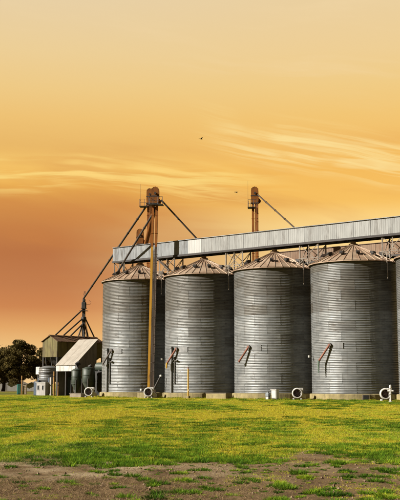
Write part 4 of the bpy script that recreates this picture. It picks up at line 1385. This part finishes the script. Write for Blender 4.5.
def low_house(x0, x1, y, h, hp, label):
    t = world_thing('outbuilding', label, 'building', ((x0 + x1) / 2, y, 0), 'low white outbuildings behind the trees')
    xm = (x0 + x1) / 2
    part('wall', MB().prism([(x0, 0), (x1, 0), (x1, h), (x0, h)], 'v', y, y + 5), 'lime_wall', t)
    part('gable', MB().prism([(x0, h + 0.002), (x1, h + 0.002), (xm, hp)], 'v', y + 0.02, y + 4.98), 'lime_wall', t)
    for s, xe in ((-1, x0 - 0.25), (1, x1 + 0.25)):
        ze = h - 0.25 * (hp - h) / (xm - x0)
        m = MB().add([(xm, y - 0.3, hp + 0.03), (xm, y + 5.3, hp + 0.03), (xe, y + 5.3, ze + 0.03), (xe, y - 0.3, ze + 0.03),
                      (xm, y - 0.3, hp + 0.10), (xm, y + 5.3, hp + 0.10), (xe, y + 5.3, ze + 0.10), (xe, y - 0.3, ze + 0.10)],
                     [(3, 2, 1, 0), (4, 5, 6, 7), (0, 1, 5, 4), (2, 3, 7, 6), (0, 4, 7, 3), (1, 2, 6, 5)])
        part('roof', m, 'white_roof', t)
    d = part('door', MB().box((xm + 0.5, y - 0.05, 0.0), (xm + 1.2, y + 0.05, 1.6)), 'grey_wall', t)
    return t


low_house(-46.5, -40.4, 222, 1.7, 2.5, 'low white outbuilding behind the tree trunks, at the left edge')
low_house(-41.2, -37.8, 216, 1.5, 2.3, 'low white outbuilding seen between the two left tree trunks')
low_house(-37.0, -34.4, 214, 1.2, 1.8, 'small low white outbuilding seen right of the turquoise kiosk')

kx, ky = -26.9, 150.0
t = world_thing('kiosk', 'small turquoise cabinet standing under the dark trees', 'cabinet', (kx, ky, 0))
part('body', MB().cbox((kx, ky, 0.72), (0.55, 0.5, 1.44), 0.2, 0.03), 'turquoise', t)
part('lid', MB().cbox((kx, ky, 1.47), (0.62, 0.58, 0.07), 0.2, 0.02), 'turquoise', t)
part('door', MB().cbox((kx + 0.05, ky - 0.26, 0.75), (0.44, 0.03, 1.2), 0.2), 'turquoise', t)
t = world_thing('wooden_post', 'brown wooden post right of the turquoise cabinet', 'post', (-26.4, 149.6, 0))
part('shaft', MB().tube([(-26.42, 149.6, -0.05), (-26.42, 149.6, 2.75)], [0.115, 0.10], 9), 'wood', t)
part('tie_band', MB().lathe([(0.108, 0), (0.125, 0), (0.125, 0.06), (0.108, 0.06)], 12, (-26.42, 149.6, 2.2)), 'dark_steel', t)
t = world_thing('beige_crate', 'beige wooden crate right of the turquoise cabinet', 'crate', (-26.15, 150.3, 0))
for i in range(4):
    part('board', MB().cbox((-26.05, 149.95, 0.20 + 0.34 * i), (0.5, 0.05, 0.31)), 'beige', t)
part('box', MB().cbox((-26.05, 150.3, 0.70), (0.46, 0.6, 1.36)), 'beige', t)


def leaf_mat():
    m = bpy.data.materials.new('dark_foliage')
    m.use_nodes = True
    N = NT(m.node_tree)
    a = N.n('ShaderNodeAttribute', attribute_name='tint')
    d = N.n('ShaderNodeBsdfDiffuse')
    t = N.n('ShaderNodeBsdfTranslucent')
    mx = N.n('ShaderNodeMixShader')
    mx.inputs[0].default_value = 0.2
    N.link(a.outputs['Color'], d.inputs[0]); N.link(a.outputs['Color'], t.inputs[0])
    N.link(d.outputs[0], mx.inputs[1]); N.link(t.outputs[0], mx.inputs[2])
    o = N.n('ShaderNodeOutputMaterial')
    N.link(mx.outputs[0], o.inputs[0])
    return m


LEAF = leaf_mat()


def make_tree(x, y, h, rx, label, seed, nleaf=9000, low=1.6):
    r = np.random.default_rng(seed)
    t = world_thing('tree', label, 'tree', (x, y, 0), 'dark trees at the left edge')
    m = MB()
    top = h * 0.62
    tr = [(x, y, -0.1), (x + r.uniform(-.2, .2), y, h * 0.18), (x + r.uniform(-.4, .4), y + .2, h * 0.36), (x + r.uniform(-.6, .6), y, top)]
    m.tube(tr, [0.42, 0.33, 0.24, 0.10], 10)
    tips = []
    for k in range(15):
        f = r.uniform(0.2, 1.0)
        i = min(int(f * 3), 2)
        a0 = Vector(tr[i]).lerp(Vector(tr[i + 1]), f * 3 - i)
        an, up = r.uniform(0, 2 * PI), r.uniform(0.15, 1.1)
        L = rx * r.uniform(0.55, 1.0)
        e = a0 + Vector((math.cos(an) * math.cos(up) * L, math.sin(an) * math.cos(up) * L, math.sin(up) * L * 1.15 + 0.3))
        mid = a0.lerp(e, 0.5) + Vector((r.uniform(-.3, .3), r.uniform(-.3, .3), 0.35))
        m.tube([a0, mid, e], [0.13, 0.08, 0.03], 6)
        tips.append(e)
        for j in range(4):                                  # fine twigs, some reach out past the leaves
            b = mid.lerp(e, r.uniform(0.3, 1.0))
            dd = Vector((r.normal(), r.normal(), r.normal() * 0.6 + 0.7)).normalized() * r.uniform(0.8, 2.1)
            m.tube([b, b + dd * 0.6 + Vector((0, 0, 0.1)), b + dd], [0.035, 0.025, 0.012], 4)
    part('trunk', m, 'bark', t)
    # leaf clumps through the crown
    cs = []
    for k in range(62):
        for _ in range(30):
            p = r.uniform(-1, 1, 3)
            if 0.25 < np.linalg.norm(p) < 1: break
        cz = low + (h - low) * (0.5 + 0.5 * p[2])
        shape = 1.0 - 0.35 * max(p[2], 0) ** 2
        cs.append((x + p[0] * rx * shape, y + p[1] * rx * shape, cz, r.uniform(0.45, 1.05), r.uniform(0.55, 1.3)))
    for e in tips:
        cs.append((e.x, e.y, e.z, r.uniform(0.5, 0.9), r.uniform(0.6, 1.3)))
    cs = np.array(cs)
    ci = r.integers(0, len(cs), nleaf)
    c = cs[ci]
    d = r.normal(size=(nleaf, 3)); d /= np.linalg.norm(d, axis=1)[:, None]
    pos = c[:, :3] + d * (c[:, 3:4] * r.uniform(0.25, 1.0, (nleaf, 1)) ** 0.5) * np.array([1.15, 1.15, 0.8])
    ax = r.normal(size=(nleaf, 3)); ax /= np.linalg.norm(ax, axis=1)[:, None]
    bx = np.cross(ax, r.normal(size=(nleaf, 3))); bx /= np.linalg.norm(bx, axis=1)[:, None]
    s = r.uniform(0.09, 0.21, (nleaf, 1))
    q = np.stack([pos - ax * s, pos + bx * s * 0.6, pos + ax * s, pos - bx * s * 0.6], 1)
    me = bpy.data.meshes.new('crown')
    q = q - np.array((x, y, 0))
    me.vertices.add(nleaf * 4); me.vertices.foreach_set('co', q.ravel().astype(np.float32))
    me.loops.add(nleaf * 4); me.loops.foreach_set('vertex_index', np.arange(nleaf * 4, dtype=np.int32))
    me.polygons.add(nleaf); me.polygons.foreach_set('loop_start', np.arange(0, nleaf * 4, 4, dtype=np.int32))
    me.update(calc_edges=True)
    at = me.attributes.new('tint', 'FLOAT_COLOR', 'FACE')
    base = np.array((0.078, 0.060, 0.021)) * c[:, 4:5] * r.uniform(0.7, 1.3, (nleaf, 1))
    at.data.foreach_set('color', np.concatenate([base, np.ones((nleaf, 1))], 1).ravel().astype(np.float32))
    obj('crown', me, LEAF, t)
    return t


make_tree(-44.0, 201, 9.6, 4.4, 'dark leafy tree cut by the left edge of the picture', 3, 20000, 1.9)
make_tree(-39.6, 203, 9.3, 3.8, 'dark leafy tree with thick trunk, second from the left', 4, 19000, 1.9)
make_tree(-35.6, 199, 10.3, 3.7, 'tallest dark leafy tree, left of the green bin house', 5, 22000, 1.9)
make_tree(-31.9, 204, 9.0, 3.0, 'smaller dark tree with bare outer twigs, nearest the green bin house', 8, 10000, 1.5)


# ------------------------------------------------------------------ birds
def make_bird(loc, s, yaw, label, flap):
    t = world_thing('bird', label, 'bird', loc, 'birds in the evening sky')
    t.rotation_euler = (0, 0, yaw)
    m = MB().tube([(0.22, 0, 0.0), (0.15, 0, 0.01), (0.05, 0, 0.0), (-0.10, 0, 0.0), (-0.20, 0, 0.01)], [0.012, 0.032, 0.045, 0.035, 0.012], 8)
    m.add([(-0.17, -0.02, 0.01), (-0.32, -0.05, 0.01), (-0.32, 0.05, 0.01), (-0.17, 0.02, 0.01), (-0.17, 0, 0.025)], [(0, 1, 2, 3), (0, 4, 1), (3, 2, 4), (1, 4, 2)])
    me = m.mesh('body')
    obj('body', me, 'black_bird', t).scale = (s, s, s)
    for d in (-1, 1):
        m = MB().add([(0.09, 0.03 * d, 0.02), (-0.08, 0.03 * d, 0.02), (0.10, 0.22 * d, 0.02 + 0.11 * flap), (-0.07, 0.20 * d, 0.02 + 0.10 * flap),
                      (0.00, 0.45 * d, 0.02 + 0.13 * flap), (-0.06, 0.43 * d, 0.015 + 0.13 * flap),
                      (0.02, 0.04 * d, 0.005), (0.03, 0.21 * d, 0.10 * flap)],
                     [(0, 1, 3, 2), (2, 3, 5, 4), (6, 0, 2, 7), (1, 6, 7, 3), (7, 2, 4), (3, 7, 4, 5)])
        obj('wing', m.mesh('wing'), 'black_bird', t).scale = (s, s, s)
    return t


make_bird((0.09, 90, 23.98), 0.75, 0.5, 'tiny dark bird high in the sky above the gallery', 0.8)
make_bird((3.29, 90, 19.01), 0.75, 2.6, 'tiny dark bird left of the orange elevator head', -0.5)
for o in scene.objects:
    if 'base' in o: del o['base']
